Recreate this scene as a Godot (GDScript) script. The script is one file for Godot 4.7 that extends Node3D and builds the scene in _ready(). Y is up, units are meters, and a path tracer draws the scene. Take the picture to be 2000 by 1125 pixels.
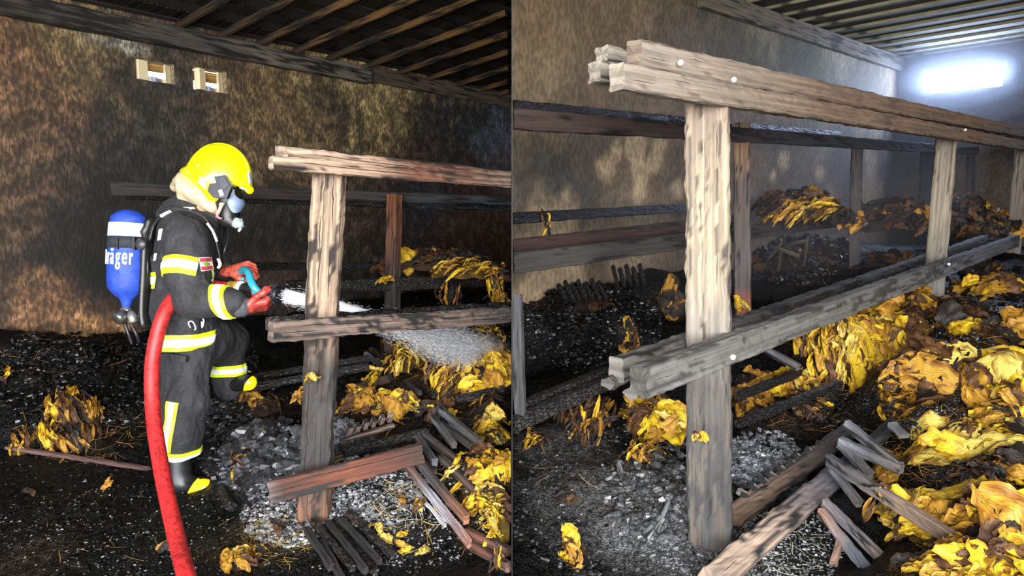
extends Node3D
# A burnt tobacco-curing barn in two bays divided by a thin partition: a firefighter with a hose in one bay, charred curing racks and wilted leaves in both.

const F := 1350.0
const EYE := Vector3(0, 1.52, 0)
var cam_basis := Basis(Vector3.RIGHT, -atan(162.5 / F))
var rng := RandomNumberGenerator.new()
var M := {}
var names := {}
var wall_l: Plane
var wall_r: Plane
var wall_e: Plane
var nl: Vector3          # into the bay from each back wall
var nr: Vector3
var ul: Vector3          # along each back wall
var ur: Vector3
var land := {}
var nz := FastNoiseLite.new()

func ray(px: float, py: float) -> Vector3:
	return cam_basis * Vector3((px - 1000.0) / F, -(py - 562.5) / F, -1.0)
func P(px: float, py: float, d: float) -> Vector3:
	return EYE + ray(px, py) * d
func PV(a) -> Vector3:
	return P(a[0], a[1], a[2])
func Y(px: float, py: float, h: float) -> Vector3:
	var r := ray(px, py)
	return EYE + r * ((h - EYE.y) / r.y)
func on(px: float, py: float, pl: Plane) -> Vector3:
	var r := ray(px, py)
	return EYE + r * ((pl.d - pl.normal.dot(EYE)) / pl.normal.dot(r))
func upright(a: Vector3, b: Vector3) -> Plane:
	var n := (b - a).cross(Vector3.UP).normalized()
	if n.z < 0: n = -n
	return Plane(n, n.dot(a))
func C(hex: String) -> Color:
	return Color(hex).srgb_to_linear()

# ---------- naming ----------
func numbered(called: String) -> String:
	if not names.has(called):
		names[called] = 0
		return called
	names[called] += 1
	return "%s_%03d" % [called, names[called]]
func tag(o: Node, label := "", category := "", group := "", kind := "") -> Node:
	if label: o.set_meta("label", label)
	if category: o.set_meta("category", category)
	if group: o.set_meta("group", group)
	if kind: o.set_meta("kind", kind)
	return o
func thing(called: String, label: String, category: String, at := Vector3.ZERO, group := "", kind := "") -> Node3D:
	var o := Node3D.new()
	o.name = numbered(called)
	add_child(o)
	o.position = at
	tag(o, label, category, group, kind)
	return o
# a mesh whose vertices are in world metres, hung under its thing or part
func part(called: String, mesh: Mesh, mat: Material, parent: Node = null, label := "") -> MeshInstance3D:
	var m := MeshInstance3D.new()
	m.mesh = mesh
	m.material_override = mat
	if parent == null:
		m.name = numbered(called)
		add_child(m)
	else:
		m.name = called
		parent.add_child(m, true)
		if parent.get_parent() == self and parent is Node3D:
			m.position = -parent.position
	if label: m.set_meta("label", label)
	return m

# ---------- mesh building ----------
func begin(flat := true) -> SurfaceTool:
	var st := SurfaceTool.new()
	st.begin(Mesh.PRIMITIVE_TRIANGLES)
	if flat: st.set_smooth_group(-1)
	return st
func done(st: SurfaceTool) -> ArrayMesh:
	st.generate_normals()
	return st.commit()
func vert(st: SurfaceTool, p: Vector3, uv := Vector2.ZERO, c := Color.WHITE) -> void:
	st.set_uv(uv)
	st.set_color(c)
	st.add_vertex(p)
# corners counter-clockwise seen from outside
func quad(st: SurfaceTool, a: Vector3, b: Vector3, c: Vector3, d: Vector3, ca := Color.WHITE, cb := Color.WHITE, cc := Color.WHITE, cd := Color.WHITE, ua := Vector2(0, 0), ub := Vector2(1, 0), uc := Vector2(1, 1), ud := Vector2(0, 1)) -> void:
	vert(st, a, ua, ca); vert(st, c, uc, cc); vert(st, b, ub, cb)
	vert(st, a, ua, ca); vert(st, d, ud, cd); vert(st, c, uc, cc)
func box(st: SurfaceTool, o: Vector3, x: Vector3, y: Vector3, z: Vector3, c := Color.WHITE, ch := 0.0) -> void:
	# box of half-axes x, y, z with chamfered long edges along z
	var lx := x.length()
	var ly := y.length()
	var k := minf(ch, minf(lx, ly) * 0.5)
	var ring: Array[Vector3] = []
	if k <= 0.0:
		ring = [x - y, x + y, -x + y, -x - y]
	else:
		var xa := x * (1 - k / lx)
		var ya := y * (1 - k / ly)
		ring = [x - ya, x + ya, xa + y, -xa + y, -x + ya, -x - ya, -xa - y, xa - y]
	var n := ring.size()
	var flip := x.cross(y).dot(z) < 0
	for i in n:
		var a: Vector3 = ring[i]
		var b: Vector3 = ring[(i + 1) % n]
		if flip:
			var t := a; a = b; b = t
		quad(st, o + a - z, o + b - z, o + b + z, o + a + z, c, c, c, c, Vector2(0, a.length()), Vector2(0, b.length()), Vector2(2 * z.length(), b.length()), Vector2(2 * z.length(), a.length()))
	for i in range(1, n - 1):
		var a: Vector3 = ring[0]
		var b: Vector3 = ring[i]
		var e: Vector3 = ring[i + 1]
		if flip:
			var t := b; b = e; e = t
		vert(st, o + a + z, Vector2(a.x, a.y), c); vert(st, o + e + z, Vector2(e.x, e.y), c); vert(st, o + b + z, Vector2(b.x, b.y), c)
		vert(st, o + a - z, Vector2(a.x, a.y), c); vert(st, o + b - z, Vector2(b.x, b.y), c); vert(st, o + e - z, Vector2(e.x, e.y), c)

# A sawn and burnt length of timber from a to b. o: w, h (metres), face (direction of h's normal side), cols [[t, colour]...], alt (colour of burnt patches), amount, jag, seed, taper
func timber(a: Vector3, b: Vector3, o: Dictionary) -> ArrayMesh:
	var st := begin()
	var ax := (b - a)
	var len := ax.length()
	ax /= len
	var w: float = o.get("w", 0.05)
	var h: float = o.get("h", 0.05)
	var s: Vector3 = o.get("face", ax.cross(Vector3.UP) if absf(ax.y) < 0.9 else Vector3.BACK)
	s = (s - ax * s.dot(ax)).normalized()      # thickness w runs along s
	var u := ax.cross(s).normalized()          # height h runs along u
	var seg := maxi(3, int(len / float(o.get("step", 0.05))))
	var jag: float = o.get("jag", 0.003)
	var seed: int = o.get("seed", 1)
	var cols: Array = o.get("cols", [[0.0, C("5a5048")]])
	var alt: Color = o.get("alt", C("141210"))
	var amount: float = o.get("amount", 0.35)
	var bow: float = o.get("bow", 0.0)
	var na := 3
	var nb: int = o.get("across", clampi(int(h / 0.014), 5, 14))
	var ring: Array[Vector2] = []
	var k := minf(w, h) * float(o.get("round", 0.1))
	for i in nb: ring.append(Vector2(w / 2, lerpf(-h / 2 + k, h / 2 - k, i / float(nb - 1))))
	for i in na: ring.append(Vector2(lerpf(w / 2 - k, -w / 2 + k, i / float(na - 1)), h / 2))
	for i in nb: ring.append(Vector2(-w / 2, lerpf(h / 2 - k, -h / 2 + k, i / float(nb - 1))))
	for i in na: ring.append(Vector2(lerpf(-w / 2 + k, w / 2 - k, i / float(na - 1)), -h / 2))
	var n := ring.size()
	var per: Array[float] = [0.0]
	for i in n: per.append(per[-1] + ring[i].distance_to(ring[(i + 1) % n]))
	var pts := []
	var cc := []
	for j in seg + 1:
		var t := j / float(seg)
		var base := Color.WHITE
		base = cols[0][1]
		for q in cols.size() - 1:
			if t >= cols[q][0]:
				base = cols[q][1].lerp(cols[q + 1][1], clampf((t - cols[q][0]) / maxf(cols[q + 1][0] - cols[q][0], 0.001), 0, 1))
		if t >= cols[-1][0]: base = cols[-1][1]
		var end_in := 0.0
		var row := []
		var crow := []
		var tp: float = 1.0 - float(o.get("taper", 0.0)) * t
		for i in n:
			var r: Vector2 = ring[i] * tp
			var dd := jag * nz.get_noise_3d(t * len * 1400.0 + seed * 37.0, r.x * 4200.0, r.y * 4200.0) * 1.6
			dd += jag * 1.6 * minf(0.0, nz.get_noise_3d(t * len * 420.0 + seed * 11.0, r.x * 1800.0 + 50.0, r.y * 1800.0)) * 2.6
			r += r.normalized() * dd
			end_in = 0.0
			if j == 0: end_in = absf(nz.get_noise_2d(i * 40.0, seed * 9.0)) * float(o.get("rag", 0.01))
			elif j == seg: end_in = -absf(nz.get_noise_2d(i * 40.0 + 300.0, seed * 9.0)) * float(o.get("rag", 0.01))
			var pt := a + ax * (t * len + end_in) + s * r.x + u * r.y - Vector3.UP * bow * sin(PI * t)
			pt.x = maxf(pt.x, 0.004) if a.x + b.x > 0.0 else minf(pt.x, -0.004)   # sawn flush with the partition
			row.append(pt)
			var q := nz.get_noise_3d(t * len * 240.0 + seed * 5.0, r.x * 3600.0 + 9.0, r.y * 3600.0) * 0.9 + nz.get_noise_3d(t * len * 110.0 + seed * 3.0, r.x * 700.0, r.y * 700.0) * 0.8
			crow.append(base.lerp(alt, smoothstep(0.12, 0.2, q - 0.34 + amount)))
		pts.append(row)
		cc.append(crow)
	for j in seg:
		for i in n:
			var i2 := (i + 1) % n
			quad(st, pts[j][i], pts[j][i2], pts[j + 1][i2], pts[j + 1][i], cc[j][i], cc[j][i2], cc[j + 1][i2], cc[j + 1][i],
				Vector2(j * len / seg, per[i]), Vector2(j * len / seg, per[i + 1]), Vector2((j + 1) * len / seg, per[i + 1]), Vector2((j + 1) * len / seg, per[i]))
	for e in 2:
		var j := e * seg
		var mid := Vector3.ZERO
		for i in n: mid += pts[j][i] / n
		mid += ax * (0.1 if e == 0 else -0.1) * minf(w, h) * nz.get_noise_1d(seed * 77.0 + e)
		var ec: Color = o.get("endcol", cc[j][0])
		for i in n:
			var i2 := (i + 1) % n
			var p: Vector3 = pts[j][i]
			var q: Vector3 = pts[j][i2]
			if e == 0:
				var t := p; p = q; q = t
			vert(st, mid, Vector2(0.05, 0.0), ec); vert(st, q, Vector2((q - mid).dot(s), (q - mid).dot(u)), ec); vert(st, p, Vector2((p - mid).dot(s), (p - mid).dot(u)), ec)
	return done(st)

func spline(pts: Array, steps: int) -> Array[Vector3]:
	var cv := Curve3D.new()
	for i in pts.size():
		var t: Vector3 = ((pts[mini(i + 1, pts.size() - 1)] - pts[maxi(i - 1, 0)]) / 6.0)
		cv.add_point(pts[i], -t, t)
	cv.bake_interval = 0.01
	var out: Array[Vector3] = []
	for i in steps + 1: out.append(cv.sample_baked(cv.get_baked_length() * i / steps, true))
	return out
# a tube through points; radius may be an array along it; flat squashes it
func tube(st: SurfaceTool, pts: Array, rad, sides := 12, col := Color.WHITE, squash := 1.0, cap := true, up := Vector3.UP) -> void:
	var rings := []
	var n := pts.size()
	var side := Vector3.ZERO
	for i in n:
		var t: Vector3 = (pts[mini(i + 1, n - 1)] - pts[maxi(i - 1, 0)]).normalized()
		if side == Vector3.ZERO:
			side = t.cross(up)
			if side.length() < 0.05: side = t.cross(Vector3.RIGHT)
		side = (side - t * side.dot(t)).normalized()
		var u := side.cross(t)
		var r: float = rad if not rad is Array else rad[mini(i, rad.size() - 1)]
		var row := []
		for k in sides:
			var an := TAU * k / sides
			row.append(pts[i] + side * cos(an) * r + u * sin(an) * r * squash)
		rings.append(row)
	var run := 0.0
	for i in n - 1:
		var nx: float = run + (pts[i + 1] - pts[i]).length()
		for k in sides:
			var k2 := (k + 1) % sides
			quad(st, rings[i][k2], rings[i][k], rings[i + 1][k], rings[i + 1][k2], col, col, col, col, Vector2(run, (k + 1) / float(sides)), Vector2(run, k / float(sides)), Vector2(nx, k / float(sides)), Vector2(nx, (k + 1) / float(sides)))
		run = nx
	if cap:
		for k in sides:
			var k2 := (k + 1) % sides
			vert(st, pts[0], Vector2(0, 0), col); vert(st, rings[0][k2], Vector2(0, 0), col); vert(st, rings[0][k], Vector2(0, 0), col)
			vert(st, pts[n - 1], Vector2(0, 0), col); vert(st, rings[n - 1][k], Vector2(0, 0), col); vert(st, rings[n - 1][k2], Vector2(0, 0), col)
# a turned shape: profile [[along, radius]...] about the line from a towards dir
func lathe(st: SurfaceTool, a: Vector3, dir: Vector3, prof: Array, sides := 28, col := Color.WHITE) -> void:
	var t := dir.normalized()
	var s := t.cross(Vector3.UP if absf(t.y) < 0.9 else Vector3.RIGHT).normalized()
	var u := s.cross(t)
	for i in prof.size() - 1:
		for k in sides:
			var a0 := TAU * k / sides
			var a1 := TAU * (k + 1) / sides
			var d0 := s * cos(a0) + u * sin(a0)
			var d1 := s * cos(a1) + u * sin(a1)
			var p0: Vector3 = a + t * prof[i][0]
			var p1: Vector3 = a + t * prof[i + 1][0]
			quad(st, p0 + d1 * prof[i][1], p0 + d0 * prof[i][1], p1 + d0 * prof[i + 1][1], p1 + d1 * prof[i + 1][1], col, col, col, col, Vector2(prof[i][0], a1), Vector2(prof[i][0], a0), Vector2(prof[i + 1][0], a0), Vector2(prof[i + 1][0], a1))
# an upright outline given by pixel corners at depth d, thickened towards the back by th metres
func slab_px(st: SurfaceTool, px: Array, d: float, th: float, col := Color.WHITE) -> void:
	var back := cam_basis * Vector3(0, 0, -1) * th
	var f := []
	for q in px: f.append(P(q[0], q[1], d))
	var n := f.size()
	var poly := PackedVector2Array()
	for q in px: poly.append(Vector2(q[0], q[1]))
	var tri := Geometry2D.triangulate_polygon(poly)
	for i in range(0, tri.size(), 3):
		var a: int = tri[i]; var b: int = tri[i + 1]; var c: int = tri[i + 2]
		if (poly[b] - poly[a]).cross(poly[c] - poly[a]) < 0:
			var t := b; b = c; c = t
		vert(st, f[a], Vector2.ZERO, col); vert(st, f[b], Vector2.ZERO, col); vert(st, f[c], Vector2.ZERO, col)
		vert(st, f[a] + back, Vector2.ZERO, col); vert(st, f[c] + back, Vector2.ZERO, col); vert(st, f[b] + back, Vector2.ZERO, col)
	for i in n:
		var j := (i + 1) % n
		quad(st, f[i], f[j], f[j] + back, f[i] + back, col, col, col, col)

# ---------- textures ----------
func noise_bytes(seed: int, freq: float, w: int, h: int, W: int, H: int, type := FastNoiseLite.TYPE_SIMPLEX_SMOOTH, fractal := FastNoiseLite.FRACTAL_FBM, oct := 4) -> PackedByteArray:
	var n := FastNoiseLite.new()
	n.seed = seed
	n.frequency = freq
	n.noise_type = type
	n.fractal_type = fractal
	n.fractal_octaves = oct
	if type == FastNoiseLite.TYPE_CELLULAR: n.cellular_return_type = FastNoiseLite.RETURN_DISTANCE2_SUB
	var im := n.get_seamless_image(w, h, false, false, 0.15, true)
	im.convert(Image.FORMAT_L8)
	if w != W or h != H: im.resize(W, H, Image.INTERPOLATE_CUBIC)
	return im.get_data()
func grey_texture(b: PackedByteArray, w: int, h: int) -> ImageTexture:
	return ImageTexture.create_from_image(Image.create_from_data(w, h, false, Image.FORMAT_L8, b))
# two noises put through a curve: v = lo + (hi-lo) * smoothstep(e0, e1, a*wa + b*wb)
func mix_bytes(a: PackedByteArray, b: PackedByteArray, wa: float, wb: float, e0: float, e1: float, lo: float, hi: float) -> PackedByteArray:
	var out := PackedByteArray()
	out.resize(a.size())
	var lut := PackedByteArray()
	for i in 512: lut.append(clampi(int(255.0 * (lo + (hi - lo) * smoothstep(e0, e1, i / 511.0))), 0, 255))
	var k := 511.0 / 255.0
	for i in a.size():
		out[i] = lut[clampi(int((a[i] * wa + b[i] * wb) * k), 0, 511)]
	return out
func times_bytes(a: PackedByteArray, b: PackedByteArray) -> PackedByteArray:
	var out := PackedByteArray()
	out.resize(a.size())
	for i in a.size(): out[i] = a[i] * b[i] / 255
	return out
func mat(rough: float, tex: Texture2D = null, scale := Vector3.ONE, bump: Texture2D = null, bump_cm := 0.5, tri := false) -> StandardMaterial3D:
	var m := StandardMaterial3D.new()
	m.vertex_color_use_as_albedo = true
	m.roughness = rough
	m.albedo_texture = tex
	m.uv1_scale = scale
	if tri:
		m.uv1_triplanar = true
		m.uv1_world_triplanar = true
	if bump:
		m.heightmap_enabled = true
		m.heightmap_texture = bump
		m.heightmap_scale = bump_cm
	return m
func paint(hex: String, rough := 0.6, metal := 0.0) -> StandardMaterial3D:
	var m := StandardMaterial3D.new()
	m.albedo_color = Color(hex)
	m.roughness = rough
	m.metallic = metal
	return m
func make_materials() -> void:
	var g1 := noise_bytes(3, 0.03, 64, 512, 512, 512)
	var g2 := noise_bytes(4, 0.012, 64, 512, 512, 512, FastNoiseLite.TYPE_SIMPLEX_SMOOTH, FastNoiseLite.FRACTAL_RIDGED, 3)
	var grain := times_bytes(mix_bytes(g1, g1, 1.0, 0.0, 0.15, 0.85, 0.7, 1.0), mix_bytes(g2, g1, 0.75, 0.25, 0.74, 0.84, 1.0, 0.2))
	var soft := grey_texture(times_bytes(mix_bytes(g1, g1, 1.0, 0.0, 0.1, 0.9, 0.76, 1.0), mix_bytes(g2, g1, 0.8, 0.2, 0.8, 0.9, 1.0, 0.45)), 512, 512)
	var grain_t := grey_texture(grain, 512, 512)
	var c1 := noise_bytes(7, 0.02, 256, 512, 512, 512, FastNoiseLite.TYPE_CELLULAR, FastNoiseLite.FRACTAL_NONE, 1)
	var c2 := noise_bytes(8, 0.05, 512, 512, 512, 512)
	var croc := mix_bytes(c1, c2, 0.7, 0.3, 0.1, 0.5, 0.3, 1.0)
	var croc_t := grey_texture(croc, 512, 512)
	var wet := grey_texture(mix_bytes(c2, c1, 0.7, 0.3, 0.3, 0.7, 0.32, 0.8), 512, 512)
	M.wood = mat(0.85, grain_t, Vector3(0.55, 3.2, 1), grain_t, 0.5)
	M.char = mat(1.0, croc_t, Vector3(5, 5, 1), croc_t, 0.8)
	M.char.roughness_texture = wet
	M.grey_wood = mat(0.85, soft, Vector3(0.5, 2.6, 1), soft, 0.4)
	# soil and soot
	var s1 := noise_bytes(11, 0.02, 512, 512, 512, 512, FastNoiseLite.TYPE_SIMPLEX, FastNoiseLite.FRACTAL_FBM, 6)
	var s2 := noise_bytes(12, 0.07, 512, 512, 512, 512, FastNoiseLite.TYPE_SIMPLEX, FastNoiseLite.FRACTAL_FBM, 4)
	var soil := mix_bytes(s1, s2, 0.45, 0.55, 0.25, 0.75, 0.35, 1.0)
	M.soil = mat(1.0, grey_texture(soil, 512, 512), Vector3(1.9, 1.9, 1.9), grey_texture(s2, 512, 512), 1.1, true)
	M.soil.roughness_texture = grey_texture(mix_bytes(s1, s2, 0.6, 0.4, 0.3, 0.7, 0.22, 0.85), 512, 512)
	M.soil.metallic_specular = 0.3
	# plaster under soot: speckles drawn down the wall
	var w1 := noise_bytes(21, 0.035, 1024, 512, 1024, 1024, FastNoiseLite.TYPE_SIMPLEX, FastNoiseLite.FRACTAL_FBM, 5)
	var w2 := noise_bytes(22, 0.008, 1024, 1024, 1024, 1024, FastNoiseLite.TYPE_SIMPLEX, FastNoiseLite.FRACTAL_FBM, 4)
	var w3 := noise_bytes(23, 0.06, 1024, 256, 1024, 1024, FastNoiseLite.TYPE_SIMPLEX, FastNoiseLite.FRACTAL_FBM, 3)
	var sooty := mix_bytes(w1, w2, 0.6, 0.4, 0.25, 0.8, 0.42, 0.82)
	var fleck := mix_bytes(w3, w2, 0.66, 0.34, 0.62, 0.78, 0.0, 1.0)
	for i in sooty.size(): sooty[i] = mini(255, sooty[i] + fleck[i] * 110 / 255)
	M.wall_l = mat(0.75, grey_texture(sooty, 1024, 1024), Vector3(0.55, 0.55, 1), grey_texture(w1, 1024, 1024), 0.25)
	M.wall_r = mat(0.8, grey_texture(mix_bytes(w2, w1, 0.35, 0.65, 0.2, 0.8, 0.74, 1.0), 1024, 1024), Vector3(0.5, 0.5, 1), grey_texture(w1, 1024, 1024), 0.3)
	# leaf: fine wrinkles along the blade
	var l1 := noise_bytes(31, 0.03, 128, 256, 256, 256, FastNoiseLite.TYPE_SIMPLEX, FastNoiseLite.FRACTAL_RIDGED, 3)
	var leaf_t := grey_texture(mix_bytes(l1, l1, 1.0, 0.0, 0.4, 0.95, 1.0, 0.72), 256, 256)
	for q in [["leaf_yellow", "e6bf26"], ["leaf_pale", "dec45c"], ["leaf_gold", "b98a28"], ["leaf_brown", "5c3d1e"], ["leaf_dark", "261c16"]]:
		var m := mat(0.6, leaf_t, Vector3(1, 1, 1), grey_texture(l1, 256, 256), 0.3)
		m.albedo_color = Color(q[1])
		m.backlight_enabled = true
		m.backlight = Color(0.35, 0.3, 0.15)
		m.cull_mode = BaseMaterial3D.CULL_DISABLED
		M[q[0]] = m
	# cloth: a fine weave with long soft creases
	var f1 := noise_bytes(41, 0.02, 256, 256, 256, 256, FastNoiseLite.TYPE_SIMPLEX_SMOOTH, FastNoiseLite.FRACTAL_RIDGED, 2)
	var f2 := noise_bytes(42, 0.2, 256, 256, 256, 256)
	M.cloth = mat(0.8, grey_texture(mix_bytes(f1, f2, 0.4, 0.6, 0.2, 0.8, 0.7, 1.0), 256, 256), Vector3(3, 3, 3), grey_texture(mix_bytes(f1, f2, 0.8, 0.2, 0.2, 0.9, 0.0, 1.0), 256, 256), 0.35, true)
	M.rubber = mat(1.0, grey_texture(mix_bytes(s1, s2, 0.5, 0.5, 0.3, 0.55, 0.55, 1.0), 512, 512), Vector3(2.2, 2.2, 2.2), null, 0.0, true)
	M.rubber.roughness = 0.45
	M.lump = mat(0.42, grey_texture(soil, 512, 512), Vector3(3, 3, 3), null, 0.0, true)
	M.plain = mat(0.7)
	M.gloss = mat(0.22)
	M.gloss.clearcoat_enabled = true
	M.gloss.clearcoat = 0.6
	M.black = paint("0e0e10", 0.4)
	M.steel = mat(0.35)
	M.steel.metallic = 0.8
	M.brass = mat(0.4)
	M.brass.metallic = 0.6
	M.foil = mat(0.45)
	M.foil.metallic = 0.15
	M.glassy = mat(0.08)
	M.glassy.clearcoat_enabled = true
	M.rubber_red = mat(0.5, M.rubber.albedo_texture, Vector3(2.2, 2.2, 2.2), null, 0.0, true)
	M.cloth_blue = mat(0.65, M.cloth.albedo_texture, Vector3(2, 2, 2), M.cloth.heightmap_texture, 0.3, true)
	M.water = mat(0.5)
	M.water.transparency = BaseMaterial3D.TRANSPARENCY_ALPHA
	M.water.albedo_color = Color(1, 1, 1, 0.82)
	M.drop = mat(1.0)
	M.drop.transparency = BaseMaterial3D.TRANSPARENCY_ALPHA
	M.drop.albedo_color = Color(0.97, 0.98, 1.0, 0.4)
	M.metal = paint("b8b8b4", 0.3, 0.9)

# ---------- the shell ----------
var stains_shade := []
var lift := 1.0
var pale_by := 0.0
func stain_shade_color(p: Vector3, base: Color) -> Color:
	var c := base * 1.0
	for s in stains_shade:
		var dv: Vector3 = p - s[0]
		dv.y *= s[4]
		var d := dv.length() / float(s[1])
		if d < 1.6:
			d += 0.55 * nz.get_noise_3d(p.x * 260.0 + s[1] * 300.0, p.y * 160.0, p.z * 260.0) + 0.3 * nz.get_noise_3d(p.x * 900.0, p.y * 420.0, p.z * 900.0)
			c = c.lerp(s[2], float(s[3]) * (1.0 - smoothstep(0.35, 1.1, d)))
	var g := (c.r * 0.3 + c.g * 0.55 + c.b * 0.15) * lift
	return Color(lerpf(c.r * lift, g, pale_by), lerpf(c.g * lift, g, pale_by), lerpf(c.b * lift, g, pale_by))
func ticks(a: float, b: float, step: float, extra: Array) -> Array:
	var t := []
	var n := int(ceil((b - a) / step))
	for i in n + 1: t.append(a + (b - a) * i / n)
	t.append_array(extra)
	t.sort()
	var out := [t[0]]
	for x in t:
		if x - out[-1] > 0.004: out.append(x)
	return out
# o: origin at the foot, u: along, n: into the room
func wall_mesh(o: Vector3, u: Vector3, n: Vector3, len: float, high: float, thick: float, holes: Array, base: Color, step := 0.05, bk := Vector3.ZERO) -> ArrayMesh:
	var st := begin(false)
	var ue := []
	var ve := []
	for h in holes:
		ue.append_array([h[0], h[1]]); ve.append_array([h[2], h[3]])
	var us := ticks(0, len, step, ue)
	var vs := ticks(0, high, step, ve)
	var cols := []
	for v in vs:
		var row := []
		for x in us: row.append(stain_shade_color(o + u * x + Vector3.UP * v, base))
		cols.append(row)
	st.set_smooth_group(-1)
	var turn := u.cross(Vector3.UP).dot(n) < 0
	for j in vs.size() - 1:
		for i in us.size() - 1:
			var open := false
			for h in holes:
				if us[i] > h[0] - 0.002 and us[i + 1] < h[1] + 0.002 and vs[j] > h[2] - 0.002 and vs[j + 1] < h[3] + 0.002: open = true
			if open: continue
			var a: Vector3 = o + u * us[i] + Vector3.UP * vs[j]
			var b: Vector3 = o + u * us[i + 1] + Vector3.UP * vs[j]
			var c: Vector3 = o + u * us[i + 1] + Vector3.UP * vs[j + 1]
			var d: Vector3 = o + u * us[i] + Vector3.UP * vs[j + 1]
			var ua := Vector2(us[i], -vs[j]); var ub := Vector2(us[i + 1], -vs[j]); var uc := Vector2(us[i + 1], -vs[j + 1]); var ud := Vector2(us[i], -vs[j + 1])
			if turn: quad(st, b, a, d, c, cols[j][i + 1], cols[j][i], cols[j + 1][i], cols[j + 1][i + 1], ub, ua, ud, uc)
			else: quad(st, a, b, c, d, cols[j][i], cols[j][i + 1], cols[j + 1][i + 1], cols[j + 1][i], ua, ub, uc, ud)
	# outer face, with the same openings, and the reveals
	if bk == Vector3.ZERO: bk = -n * thick
	var xs := [0.0]
	xs.append_array(ue); xs.append(len); xs.sort()
	var ys := [0.0]
	ys.append_array(ve); ys.append(high); ys.sort()
	for j in ys.size() - 1:
		for i in xs.size() - 1:
			if xs[i + 1] - xs[i] < 0.001 or ys[j + 1] - ys[j] < 0.001: continue
			var open := false
			for h in holes:
				if xs[i] > h[0] - 0.002 and xs[i + 1] < h[1] + 0.002 and ys[j] > h[2] - 0.002 and ys[j + 1] < h[3] + 0.002: open = true
			if open: continue
			var a: Vector3 = o + u * xs[i] + Vector3.UP * ys[j] + bk
			quad(st, a, a + Vector3.UP * (ys[j + 1] - ys[j]), a + Vector3.UP * (ys[j + 1] - ys[j]) + u * (xs[i + 1] - xs[i]), a + u * (xs[i + 1] - xs[i]), base, base, base, base)
	var rev := C("d8c9a8")
	for h in holes:
		var q := [o + u * h[0] + Vector3.UP * h[2], o + u * h[1] + Vector3.UP * h[2], o + u * h[1] + Vector3.UP * h[3], o + u * h[0] + Vector3.UP * h[3]]
		for k in 4: quad(st, q[k], q[(k + 1) % 4], q[(k + 1) % 4] + bk, q[k] + bk, rev, rev, rev, rev)
	var r := [o, o + u * len, o + u * len + Vector3.UP * high, o + Vector3.UP * high]
	for k in 4: quad(st, r[k], r[k] + bk, r[(k + 1) % 4] + bk, r[(k + 1) % 4], base, base, base, base)
	return done(st)
func struct(called: String, mesh: Mesh, m: Material) -> MeshInstance3D:
	var o := part(called, mesh, m)
	o.set_meta("kind", "structure")
	return o
func boxed(o: Vector3, x: Vector3, y: Vector3, z: Vector3, c: Color, ch := 0.0) -> ArrayMesh:
	var st := begin()
	box(st, o, x, y, z, c, ch)
	return done(st)
func st_px(px: float, py: float, pl: Plane, r: float, hex: String, k: float, squash := 1.0) -> void:
	stains_shade.append([on(px, py, pl), r, C(hex), k, squash])

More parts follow.
